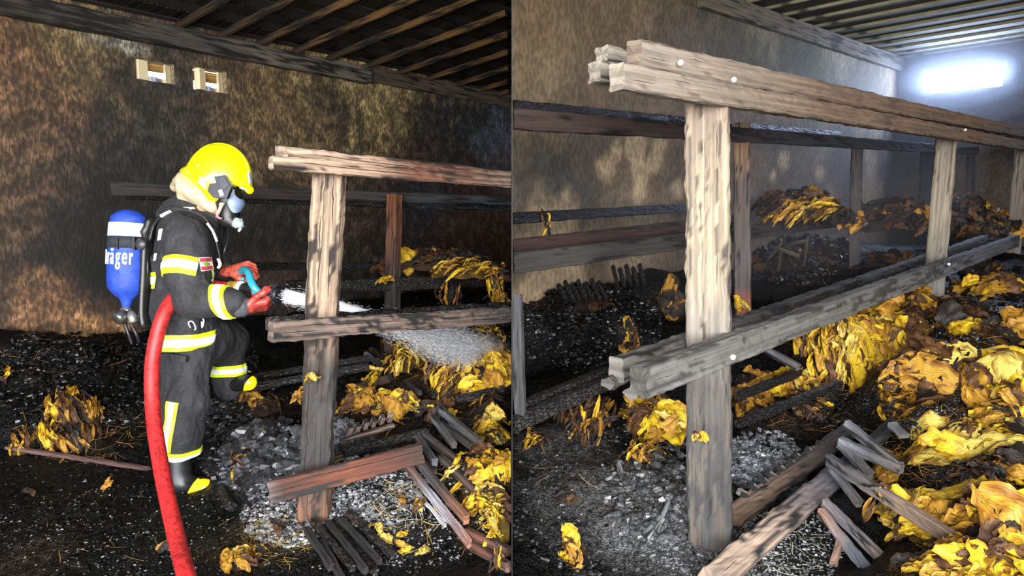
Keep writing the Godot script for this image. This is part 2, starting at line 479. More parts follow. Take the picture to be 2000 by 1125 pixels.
var top_l := 3.17
var top_r := 3.74
var or_l: Vector3
var or_r: Vector3
func make_shell() -> void:
	var a := Y(0, 0, top_l); var b := Y(1000, 197, top_l)
	a.y = 0; b.y = 0
	wall_l = upright(a, b)
	nl = wall_l.normal
	ul = (b - a).normalized()
	or_l = a
	var c := Y(1440, 0, top_r); var d := Y(1757, 112, top_r)
	c.y = 0; d.y = 0
	wall_r = upright(c, d)
	nr = wall_r.normal
	ur = (d - c).normalized()
	or_r = d
	wall_e = Plane(-ur, (-ur).dot(d))
	# left back wall: stains of soot over ochre plaster, with painted shadow and bluish light
	var s0 := or_l - ul * ((or_l.x + 6.6) / ul.x)
	var len_l := (Vector3(0, 0, b.z) - s0).length()
	for q in [[60, 120, 0.9, "6a4a28"], [110, 330, 0.8, "5c4228"], [20, 470, 0.7, "4a3520"], [200, 90, 0.6, "7a6438"], [330, 60, 0.7, "40382c"], [330, 250, 0.9, "302c26"], [250, 400, 0.8, "201e1c"], [235, 470, 0.7, "141210"], [200, 430, 0.5, "1c1916"], [320, 520, 0.8, "131110"], [460, 480, 0.6, "221e1a"], [700, 520, 0.8, "2a241e"],  # near-black spots left of the air tank paint the firefighter's cast shadow
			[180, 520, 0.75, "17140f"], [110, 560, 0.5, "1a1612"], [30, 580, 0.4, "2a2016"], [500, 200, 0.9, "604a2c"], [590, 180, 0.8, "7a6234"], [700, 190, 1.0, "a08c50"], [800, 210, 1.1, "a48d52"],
			[900, 230, 1.0, "8c7848"], [640, 230, 0.6, "3a3228"], [850, 275, 1.1, "26272a"], [950, 290, 1.3, "353c48"], [990, 300, 0.9, "5a6880"], [530, 300, 0.7, "6a5432"], [600, 290, 0.6, "6a5636"],  # bluish spots at the right end are cool light put into the colour
			[560, 470, 0.8, "2c2723"], [700, 440, 0.8, "4a3c2c"], [860, 440, 1.3, "4e3220"], [960, 430, 1.3, "5a3e2c"], [820, 400, 0.7, "30323a"], [500, 560, 0.6, "2a221c"], [560, 545, 0.5, "4a3826"]]:
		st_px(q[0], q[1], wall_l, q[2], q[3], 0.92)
	st_px(140, 645, wall_l, 0.42, "9a6a30", 0.95)
	st_px(200, 655, wall_l, 0.36, "a5722f", 0.95)
	st_px(60, 610, wall_l, 0.4, "7a5228", 0.9)
	st_px(230, 85, wall_l, 0.34, "8c8880", 0.75, 3.0)
	st_px(210, 560, wall_l, 0.5, "100e0c", 0.8)  # core of the painted shadow beside the tank
	lift = 1.8
	pale_by = 0.22
	var holes := []
	for q in [[264, 115, 342, 165], [376, 130, 444, 183]]:
		var p0 := on(q[0], q[1], wall_l); var p1 := on(q[2], q[3], wall_l)
		holes.append([(p0 - s0).dot(ul), (p1 - s0).dot(ul), p1.y, (p0.y + on(q[2], q[1] + 10, wall_l).y) * 0.5])
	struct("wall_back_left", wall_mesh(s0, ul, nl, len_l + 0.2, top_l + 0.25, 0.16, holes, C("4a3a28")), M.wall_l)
	stains_shade.clear()
	lift = 1.6
	pale_by = 0.1
	# right back wall
	for q in [[1050, 60, 0.5, "6a5840"], [1200, 80, 0.7, "5a4c38"], [1330, 60, 0.7, "4a4032"], [1430, 90, 0.8, "3a3626"], [1520, 90, 0.9, "34331f"], [1600, 140, 1.0, "363a24"], [1690, 190, 1.0, "3a382e"], [1500, 40, 0.5, "6a6450"], [1640, 90, 0.6, "78705a"],
			[1060, 150, 0.5, "7a6a50"], [1130, 320, 0.6, "544a40"], [1050, 370, 0.5, "4a4640"], [1110, 390, 0.45, "3a3936"], [1080, 470, 0.5, "a08a6c"], [1260, 460, 0.5, "8a7660"], [1220, 530, 0.4, "a08a6a"], [1080, 560, 0.5, "a89070"],
			[1550, 330, 0.9, "54483a"], [1650, 330, 0.8, "3a302a"], [1750, 320, 1.0, "28242a"]]:
		st_px(q[0], q[1], wall_r, q[2], q[3], 0.85)
	for q in [[1240, 290, 0.2], [1250, 330, 0.17], [1245, 375, 0.13], [1280, 310, 0.14], [1180, 330, 0.15], [1290, 285, 0.13], [1205, 295, 0.1], [1320, 370, 0.14], [1530, 310, 0.16], [1600, 340, 0.14], [1510, 345, 0.12]]:
		st_px(q[0], q[1], wall_r, q[2], "b09a78", 0.9)
	var len_r := (or_r - Vector3(0, 0, -or_r.x / ur.x * ur.z + or_r.z)).length()
	struct("wall_back_right", wall_mesh(or_r - ur * len_r, ur, nr, len_r + 0.1, top_r + 0.1, 0.16, [], C("6a5a46"), 0.05, Vector3(0.02, 0, -0.2)), M.wall_r)
	stains_shade.clear()
	for q in [[1790, 240, 1.0, "1e1e28"], [1990, 200, 0.7, "26232a"], [1950, 330, 1.0, "3a302a"], [1880, 360, 0.8, "463a2c"]]:
		st_px(q[0], q[1], wall_e, q[2], q[3], 0.85)
	var we := []
	var p0 := on(1812, 138, wall_e); var p1 := on(1962, 170, wall_e)
	var e0 := (p0 - or_r).dot(nr); var e1 := (p1 - or_r).dot(nr)
	for k in 3:
		var w := (e1 - e0) / 3.0
		we.append([e0 + w * k + (0.02 if k else 0.0), e0 + w * (k + 1) - 0.02, on(1890, 171, wall_e).y - 0.03, on(1890, 136, wall_e).y])
	struct("wall_end_right", wall_mesh(or_r, nr, -ur, 5.2, top_r + 0.1, 0.16, we, C("2c2a2e")), M.wall_r)
	stains_shade.clear()
	var dk := C("3a342c")
	struct("wall_center", boxed(Vector3(0, 2.2, -6.95), Vector3(0.0015, 0, 0), Vector3(0, 2.2, 0), Vector3(0, 0, 4.45), C("141210")), M.wall_r)
	struct("wall_left", boxed(Vector3(-6.7, 2.4, 0.2), Vector3(0.1, 0, 0), Vector3(0, 2.4, 0), Vector3(0, 0, 3.0), dk), M.wall_r)
	struct("wall_right", boxed(Vector3(9.3, 2.1, -2.0), Vector3(0.1, 0, 0), Vector3(0, 2.1, 0), Vector3(0, 0, 5.2), dk), M.wall_r)
	struct("wall_front_left", boxed(Vector3(-5.3, 2.4, 3.1), Vector3(1.3, 0, 0), Vector3(0, 2.4, 0), Vector3(0, 0, 0.1), dk), M.wall_r)
	struct("wall_front_right", boxed(Vector3(6.7, 2.4, 3.1), Vector3(2.6, 0, 0), Vector3(0, 2.4, 0), Vector3(0, 0, 0.1), dk), M.wall_r)
	struct("wall_front_head", boxed(Vector3(0.05, 3.9, 3.1), Vector3(4.06, 0, 0), Vector3(0, 0.9, 0), Vector3(0, 0, 0.1), dk), M.wall_r)
	struct("floor", boxed(Vector3(1.3, -0.1, -3.0), Vector3(9, 0, 0), Vector3(0, 0.1, 0), Vector3(0, 0, 9), C("191715")), M.soil)
	# window pieces: pale hollow blocks set in the left wall's vents, wood and bright yard behind
	for k in 2:
		var h: Array = holes[k]
		var w := Node3D.new()
		w.name = "window_%d" % (k + 1)
		add_child(w)
		tag(w, "", "", "", "structure")
		var o: Vector3 = s0 + ul * h[0] + Vector3.UP * h[2]
		var wd: float = h[1] - h[0]
		var hg: float = h[3] - h[2]
		var cl := C("e6d6b4")
		var jam := Basis(Vector3.UP, 0.35 + 0.2 * k)
		part("jamb", boxed(o + ul * (0.07 + 0.03 * k) + Vector3.UP * hg * 0.52 - nl * 0.05, jam * ul * 0.055, Vector3.UP * hg * 0.47, jam * nl * 0.03, cl, 0.004), M.plain, w)
		part("jamb", boxed(o + ul * (wd - 0.035) + Vector3.UP * hg * 0.5 - nl * 0.08, (ul * 0.8 - nl * 0.6) * 0.045, Vector3.UP * hg * 0.47, nl * 0.02, cl, 0.004), M.plain, w)
		part("head_board", boxed(o + ul * wd * 0.5 + Vector3.UP * hg * (0.86 - 0.06 * k) - nl * 0.12, ul * wd * 0.5, Vector3.UP * hg * 0.13, nl * 0.015, C("a98548"), 0.004), M.wood, w)
		part("head_board", boxed(o + ul * wd * 0.5 + Vector3.UP * hg * (0.68 - 0.06 * k) - nl * 0.15, ul * wd * 0.5, Vector3.UP * hg * (0.06 + 0.06 * k), nl * 0.012, C("8a6a38"), 0.004), M.wood, w)
		for i in 5:
			part("rubble", boxed(o + ul * wd * (0.3 + 0.13 * i) + Vector3.UP * hg * (0.08 + 0.05 * (i % 3)) - nl * 0.1, ul * 0.03, (Vector3.UP + ul * (0.5 - 0.2 * i)).normalized() * (0.025 + 0.01 * (i % 2)), nl * 0.02, [C("caa040"), C("d8dce4"), C("9aa8c0"), C("5a6678"), C("c8b890")][i], 0.006), M.plain, w)
	var w3 := Node3D.new()
	w3.name = "window_3"
	add_child(w3)
	tag(w3, "", "", "", "structure")
	for k in 4:
		var x: float = (we[k][0] if k < 3 else we[2][1]) - (0.012 if k else 0.0) + (0.012 if k == 3 else 0.0)
		var q := or_r + nr * x
		part("mullion", boxed(Vector3(q.x, (we[0][2] + we[0][3]) / 2, q.z) + ur * 0.07, nr * 0.012, Vector3.UP * (we[0][3] - we[0][2]) / 2, ur * 0.06, C("cfd4dc")), M.plain, w3)
	# roof over the left bay: rafters rising from the wall plate, boards above
	var slope := (nl + Vector3.UP * 0.13).normalized()
	var up_l := slope.cross(ul).normalized()
	if up_l.y < 0: up_l = -up_l
	var base_l := or_l + Vector3.UP * top_l
	var roof := Node3D.new()
	roof.name = "ceiling"
	add_child(roof)
	tag(roof, "", "", "", "structure")
	var su := (s0 - or_l).dot(ul)
	for k in 44:
		var t := 0.215 * k - 0.1
		var p := base_l + slope * (t + 0.1) + up_l * (0.125 + 0.006 * (k % 3))
		var e1b := (0.0 - p.x - 0.02) / ul.x
		var c2 := C(["24211e", "1c1a18", "2a2622", "201d1b"][(k * 7) % 4])
		part("plank", boxed(p + ul * (su + e1b) * 0.5, slope * 0.1, up_l * 0.012, ul * (e1b - su) * 0.5, c2, 0.004), M.char if k % 2 else M.wood, roof)
	part("deck", boxed(base_l + slope * 4.5 + up_l * 0.2 + ul * 1.2, slope * 4.9, up_l * 0.03, ul * 9.0, C("1a1817")), M.plain, roof)
	var k2 := 0
	for q in [[340, 48], [425, 62], [500, 80], [572, 100], [638, 112], [712, 128], [775, 140], [832, 150], [888, 161], [935, 171], [972, 180]]:
		var p := on(q[0], q[1], wall_l)
		p.y = top_l + 0.06
		var hexes := ["3e2f20", "4a3822", "584026", "644a2c"]
		part("rafter", timber(p, p + slope * minf(6.5, (-0.06 - p.x) / slope.x), {"w": 0.042, "h": 0.065, "face": ul, "jag": 0.003, "seed": k2, "step": 0.12, "cols": [[0.0, C("3a2e22")], [0.18, C(hexes[k2 % 4])], [0.5, C("74562e")]], "amount": 0.3}), M.wood, roof)
		k2 += 1
	# wall plate of the left bay: a heavy length that overlaps a thinner one
	var pa := on(-60, 8, wall_l); var pb := on(712, 146, wall_l)
	pa.y = top_l - 0.04; pb.y = top_l - 0.06
	struct("trim_1", timber(pa + nl * 0.07, pb + nl * 0.07, {"w": 0.13, "h": 0.19, "face": nl, "jag": 0.006, "seed": 3, "step": 0.1, "cols": [[0, C("3a322c")], [0.5, C("4a4642")], [0.8, C("6a645c")]], "amount": 0.42}), M.grey_wood)
	pa = on(705, 148, wall_l); pb = on(1000, 200, wall_l); pb.x -= 0.02
	pa.y = top_l - 0.02; pb.y = top_l - 0.02
	struct("trim_2", timber(pa + nl * 0.04, pb + nl * 0.02 - ul * 0.05, {"w": 0.07, "h": 0.2, "face": nl, "jag": 0.004, "seed": 5, "step": 0.1, "cols": [[0, C("4a4038")], [0.6, C("6a5c50")]], "amount": 0.3}), M.grey_wood)
	# ceiling of the right bay
	var cr := Node3D.new()
	cr.name = "ceiling_001"
	add_child(cr)
	tag(cr, "", "", "", "structure")
	for k in 36:
		var o: Vector3 = or_r + Vector3.UP * top_r - ur * (0.2 + 0.4 * k)
		if o.x < 0.15: break
		var ln := minf(6.6, (9.2 - o.x) / nr.x)
		var hx: String = ["4a4840", "565346", "4e4c42", "5c5846"][(k * 5) % 4]
		part("plank", boxed(o + nr * ln * 0.5 + Vector3.UP * 0.02, ur * 0.195, Vector3.UP * 0.012, nr * ln * 0.5, C(hx), 0.003), M.wood, cr)
		part("batten", boxed(o + nr * ln * 0.5 + ur * 0.2 - Vector3.UP * 0.005, ur * 0.014, Vector3.UP * 0.02, nr * ln * 0.5, C("8a8670"), 0.004), M.wood, cr)
	part("deck", boxed(Vector3(4.72, top_r + 0.09, -4.2), Vector3(4.7, 0, 0), Vector3(0, 0.04, 0), Vector3(0, 0, 7.3), C("1a1817")), M.plain, cr)
	pa = on(1360, -30, wall_r); pb = or_r
	pa.y = top_r - 0.12; pb.y = top_r - 0.12
	struct("trim_3", timber(pa + nr * 0.05, pb + nr * 0.05, {"w": 0.08, "h": 0.2, "face": nr, "jag": 0.003, "seed": 15, "step": 0.12, "cols": [[0, C("6a6252")], [0.6, C("7a7062")], [1, C("4a4440")]], "amount": 0.25}), M.grey_wood)

# ---------- the ground ----------
func make_land(side: String, x0: float, x1: float, z0: float, z1: float, cell: float, ctrl: Array, tint: Array, pl: Plane, keep_off: float) -> void:
	var nx := int((x1 - x0) / cell) + 1
	var nzz := int((z1 - z0) / cell) + 1
	var pts := []
	for c in ctrl:
		var p := Y(c[0], c[1], 0.0) if c[2] <= 0.0 else PV(c)
		pts.append(Vector3(p.x, maxf(p.y, 0.005), p.z))
	var h := PackedFloat32Array()
	h.resize(nx * nzz)
	for j in nzz:
		for i in nx:
			var x := x0 + i * cell
			var z := z0 + j * cell
			var sw := 0.0
			var sy := 0.0
			for p in pts:
				var d2: float = (p.x - x) * (p.x - x) + (p.z - z) * (p.z - z) + 0.004
				var w := 1.0 / (d2 * d2)
				sw += w
				sy += w * p.y
			var y := sy / sw
			var rough := clampf(0.25 + y * 2.0, 0.2, 1.0)
			y += rough * (0.075 * nz.get_noise_2d(x * 120.0, z * 120.0) + 0.035 * nz.get_noise_2d(x * 420.0, z * 420.0 + 77.0)) + 0.010 * nz.get_noise_2d(x * 1500.0, z * 1500.0)
			h[j * nx + i] = maxf(y, 0.002)
	land[side] = {"x0": x0, "z0": z0, "c": cell, "nx": nx, "nz": nzz, "h": h}
	var marks := []
	for t in tint: marks.append([hit(t[0], t[1], side), t[2], C(t[3]), t[4]])
	var black := C("11100f")
	var vs := PackedVector3Array(); var cs := PackedColorArray(); var ns := PackedVector3Array(); var us := PackedVector2Array(); var ix := PackedInt32Array()
	for j in nzz:
		for i in nx:
			var p := Vector3(x0 + i * cell, h[j * nx + i], z0 + j * cell)
			vs.append(p)
			var c := black
			for m in marks:
				var d: float = p.distance_to(m[0]) / m[1]
				if d < 1.4:
					d += 0.5 * nz.get_noise_3d(p.x * 600.0, p.y * 600.0, p.z * 600.0 + m[1] * 900.0)
					c = c.lerp(m[2], m[3] * (1.0 - smoothstep(0.3, 1.0, d)))
			cs.append(c)
			var l := h[j * nx + maxi(i - 1, 0)]; var r := h[j * nx + mini(i + 1, nx - 1)]
			var u := h[maxi(j - 1, 0) * nx + i]; var d2 := h[mini(j + 1, nzz - 1) * nx + i]
			ns.append(Vector3(l - r, 2 * cell, u - d2).normalized())
			us.append(Vector2(p.x, p.z))
	for j in nzz - 1:
		for i in nx - 1:
			var a := j * nx + i
			if absf(pl.distance_to(vs[a])) < keep_off or pl.distance_to(vs[a]) < 0.0: continue
			if side == "r" and wall_e.distance_to(vs[a]) < keep_off: continue
			ix.append_array([a, a + 1, a + nx, a + 1, a + nx + 1, a + nx])
	var arr := []
	arr.resize(Mesh.ARRAY_MAX)
	arr[Mesh.ARRAY_VERTEX] = vs; arr[Mesh.ARRAY_NORMAL] = ns; arr[Mesh.ARRAY_COLOR] = cs; arr[Mesh.ARRAY_TEX_UV] = us; arr[Mesh.ARRAY_INDEX] = ix
	var me := ArrayMesh.new()
	me.add_surface_from_arrays(Mesh.PRIMITIVE_TRIANGLES, arr)
	land[side].mesh = me
func height(side: String, x: float, z: float) -> float:
	var L: Dictionary = land[side]
	var fx: float = clampf((x - L.x0) / L.c, 0, L.nx - 1.001)
	var fz: float = clampf((z - L.z0) / L.c, 0, L.nz - 1.001)
	var i := int(fx)
	var j := int(fz)
	var h: PackedFloat32Array = L.h
	var n: int = L.nx
	return lerpf(lerpf(h[j * n + i], h[j * n + i + 1], fx - i), lerpf(h[(j + 1) * n + i], h[(j + 1) * n + i + 1], fx - i), fz - j)
func hit(px: float, py: float, side: String) -> Vector3:
	var r := ray(px, py)
	var d := 1.9
	var last := d
	while d < 12.0:
		var p := EYE + r * d
		if p.y <= height(side, p.x, p.z):
			for k in 4:
				var m := (last + d) / 2
				var q := EYE + r * m
				if q.y <= height(side, q.x, q.z): d = m
				else: last = m
			return EYE + r * d
		last = d
		d += 0.07
	return EYE + r * 12.0
func slope_at(side: String, p: Vector3) -> Vector3:
	var e := 0.05
	return Vector3(height(side, p.x - e, p.z) - height(side, p.x + e, p.z), 2 * e, height(side, p.x, p.z - e) - height(side, p.x, p.z + e)).normalized()

func _ready() -> void:
	# camera
	var cam := Camera3D.new()
	cam.name = "camera"
	cam.position = EYE
	cam.basis = cam_basis
	cam.fov = rad_to_deg(2.0 * atan(562.5 / F))
	cam.near = 0.05
	add_child(cam)
	cam.current = true
	# sky and exposure
	var we := WorldEnvironment.new()
	we.name = "environment"
	var env := Environment.new()
	env.background_mode = Environment.BG_SKY
	var sm := ProceduralSkyMaterial.new()
	sm.sky_top_color = Color(0.75, 0.85, 1.0)
	sm.sky_horizon_color = Color(0.95, 0.97, 1.0)
	sm.ground_bottom_color = Color(0.5, 0.46, 0.4)
	sm.ground_horizon_color = Color(0.85, 0.83, 0.78)
	sm.sky_energy_multiplier = 3.2
	sm.ground_energy_multiplier = 2.0
	var sky := Sky.new()
	sky.sky_material = sm
	env.sky = sky
	env.tonemap_mode = Environment.TONE_MAPPER_LINEAR
	env.tonemap_exposure = 1.0
	env.sdfgi_enabled = true
	env.ssao_enabled = true
	env.ssil_enabled = true
	env.volumetric_fog_enabled = true
	env.volumetric_fog_density = 0.0
	we.environment = env
	add_child(we)
	# daylight through the open front of the barn, behind the camera
	area("daylight", Vector3(-0.4, 1.9, 2.9), Vector3(-0.4, 1.5, -3), Vector2(6.0, 2.6), Color(1.0, 0.98, 0.95), 150.0)
	# the photographer's small flash, held just right of the lens
	var flash := OmniLight3D.new()
	flash.name = "flash"
	flash.position = Vector3(0.32, 1.72, 0.05)
	flash.light_color = Color(1.0, 0.97, 0.92)
	flash.light_energy = 3.6
	flash.light_size = 0.04
	flash.omni_range = 30.0
	flash.omni_attenuation = 2.0
	flash.shadow_enabled = true
	add_child(flash)
	nz.noise_type = FastNoiseLite.TYPE_SIMPLEX_SMOOTH
	nz.frequency = 0.01
	nz.seed = 5
	nz.fractal_octaves = 3
	rng.seed = 20
	make_materials()
	make_shell()
	ground()
	racks()
	litter()
	leaves()
	firefighter()
	# daylight at the small window of the right bay's end wall
	area("window_light", on(1887, 153, wall_e) - ur * 0.06, on(1887, 153, wall_e) - ur * 3.0 - Vector3.UP * 0.1, Vector2(1.15, 0.32), Color(0.78, 0.86, 1.0), 14.0)
	for q in [[on(1887, 153, wall_e) - ur * 0.4, Vector3(1.5, 0.6, 0.9), 0.09], [on(1887, 153, wall_e) - ur * 0.45, Vector3(2.0, 0.95, 1.2), 0.06], [on(1887, 160, wall_e) - ur * 0.5, Vector3(2.7, 1.4, 1.5), 0.05], [on(1887, 170, wall_e) - ur * 0.6, Vector3(3.6, 2.0, 1.8), 0.035], [P(1500, 330, 7.0), Vector3(7.0, 2.6, 3.4), 0.02]]:  # those at the window are fog added for its halo
		var fv := FogVolume.new()
		fv.shape = RenderingServer.FOG_VOLUME_SHAPE_ELLIPSOID
		fv.size = q[1]
		var fm := FogMaterial.new()
		fm.density = q[2]
		fm.albedo = Color(0.9, 0.93, 1.0)
		fv.material = fm
		fv.name = numbered("smoke")
		add_child(fv)
		fv.position = q[0]
		fv.rotation.y = atan2(-ur.z, ur.x) if q[2] < 0.03 else atan2(-nr.z, nr.x)
		tag(fv, "thin grey smoke hanging over the far shelves" if q[2] < 0.03 else "bluish fog added for the glow round the bright end window", "smoke", "" if q[2] < 0.03 else "added glow fog at the end window", "stuff")
func area(called: String, at: Vector3, to: Vector3, size: Vector2, col: Color, energy: float) -> void:
	var l := AreaLight3D.new()
	l.name = called
	l.area_size = size
	l.light_color = col
	l.light_energy = energy
	l.area_range = 40.0
	l.shadow_enabled = true
	add_child(l)
	l.look_at_from_position(at, to, Vector3.UP)

func ground() -> void:
	# heights: [px, py, distance] of points on the surface; distance 0 means the bare floor
	make_land("l", -5.6, -0.004, -9.4, -1.7, 0.024, [[100, 1050, 0], [300, 1000, 0], [200, 950, 0], [60, 960, 0], [420, 1010, 0], [500, 1090, 0], [380, 1110, 0], [330, 960, 0], [150, 900, 0], [20, 900, 0], [270, 930, 0], [330, 900, 4.05],
		[100, 800, 4.55], [60, 720, 5.0], [20, 660, 5.3], [150, 675, 5.45], [250, 700, 5.6], [240, 790, 4.75], [30, 780, 4.6], [200, 860, 4.25], [340, 740, 5.6], [400, 800, 4.6], [420, 880, 4.0],
		[450, 820, 4.25], [470, 765, 4.55], [520, 840, 3.95], [520, 900, 3.65], [590, 850, 3.75], [560, 960, 3.4], [610, 1020, 3.25], [700, 840, 3.9], [690, 900, 3.6], [700, 960, 3.35], [650, 1060, 0], [800, 1010, 3.2], [900, 1090, 2.9], [760, 1110, 0], [600, 1110, 0],
		[960, 1010, 3.05], [960, 890, 3.45], [860, 900, 3.55], [800, 790, 4.25], [900, 770, 4.25], [800, 730, 4.65], [960, 710, 4.6], [880, 665, 5.0], [990, 660, 4.9], [700, 745, 4.75], [560, 745, 5.0], [500, 700, 5.4], [850, 600, 6.4], [700, 655, 6.2], [950, 600, 6.6], [600, 680, 5.9], [990, 1100, 2.75]],
		[[560, 900, 0.42, "3e3d3d", 0.7], [480, 860, 0.3, "2c2b2b", 0.7], [660, 850, 0.25, "4a4a4c", 0.8], [700, 960, 0.55, "3a3938", 0.7], [560, 1000, 0.35, "3a3a38", 0.7], [830, 1000, 0.3, "232120", 0.7], [150, 880, 0.4, "241e16", 0.6], [120, 660, 0.5, "1c1914", 0.6],
		[40, 1100, 0.3, "4a3d30", 0.8], [120, 1000, 0.5, "1c1a14", 0.6], [500, 1060, 0.3, "4a3a20", 0.7], [960, 960, 0.3, "5a4418", 0.6], [900, 730, 0.6, "4a3414", 0.6], [700, 800, 0.4, "3a2812", 0.7], [520, 800, 0.3, "2c2018", 0.7], [950, 820, 0.25, "3a2c1c", 0.6]], wall_l, 0.03)
	make_land("r", 0.004, 8.2, -10.2, -1.7, 0.026, [[1100, 1110, 0], [1050, 1060, 3.05], [1250, 1000, 3.2], [1200, 1090, 0], [1330, 960, 3.3], [1320, 880, 3.75], [1385, 1060, 0], [1100, 920, 3.55], [1050, 840, 4.0], [1200, 830, 4.05], [1180, 900, 3.65], [1290, 820, 4.1],
		[1040, 740, 5.0], [1100, 640, 5.3], [1200, 600, 5.6], [1150, 560, 5.9], [1300, 540, 6.1], [1300, 640, 5.6], [1250, 720, 5.1], [1010, 600, 5.2], [1450, 880, 3.75], [1500, 940, 3.6], [1440, 1000, 3.35], [1500, 1040, 0], [1560, 1080, 0], [1450, 1100, 0], [1560, 880, 3.95], [1500, 790, 4.4], [1560, 740, 4.7],
		[1600, 690, 4.85], [1680, 650, 5.1], [1600, 800, 4.6], [1680, 770, 4.75], [1720, 720, 4.95], [1700, 610, 5.6], [1760, 660, 5.0], [1750, 580, 6.0], [1500, 620, 6.6], [1550, 540, 7.0], [1650, 520, 7.4], [1750, 500, 7.8], [1720, 820, 4.15], [1700, 880, 3.9], [1640, 960, 3.7],
		[1770, 710, 4.35], [1850, 800, 3.8], [1850, 700, 4.3], [1900, 650, 4.8], [1960, 590, 5.6], [1900, 560, 6.4], [1850, 640, 5.1], [1980, 700, 4.1], [1850, 900, 3.35], [1950, 850, 3.45], [1780, 960, 3.25], [1850, 980, 3.0], [1950, 980, 2.85], [1700, 1010, 3.2], [1650, 1090, 0], [1800, 1080, 2.8], [1980, 1100, 2.5], [1900, 1120, 2.55], [1985, 500, 8.0], [1900, 490, 8.6], [1600, 470, 8.4]],
		[[1280, 1000, 0.55, "7c7c7c", 0.9], [1380, 1090, 0.4, "8a8a8a", 0.85], [1500, 920, 0.3, "66686c", 0.8], [1160, 960, 0.5, "585756", 0.85], [1080, 880, 0.45, "444241", 0.8], [1500, 800, 0.4, "2a1f12", 0.7], [1650, 660, 0.5, "6a4a14", 0.7], [1850, 700, 0.5, "5a3c14", 0.7], [1830, 800, 0.42, "2a2824", 0.9], [1890, 930, 0.25, "282420", 0.8], [1880, 620, 0.4, "2a1e14", 0.8],
		[1940, 680, 0.5, "44321a", 0.7], [1960, 850, 0.3, "443218", 0.7], [1880, 1090, 0.4, "4c3818", 0.7], [1500, 1070, 0.4, "262624", 0.7], [1700, 500, 1.2, "3a2616", 0.8], [1550, 520, 0.8, "2e2014", 0.8], [1850, 560, 0.7, "3e2a14", 0.7], [1850, 470, 1.2, "3a2716", 0.7], [1100, 620, 0.6, "1c1b1c", 0.6]], wall_r, 0.03)
	var o := part("burnt_debris", land.l.mesh, M.soil)
	tag(o, "black wet soot and burnt debris heaped over the floor where the firefighter stands", "burnt debris", "", "stuff")
	o = part("burnt_debris", land.r.mesh, M.soil)
	tag(o, "black soot and ash heaped over the floor under the empty rack", "burnt debris", "", "stuff")

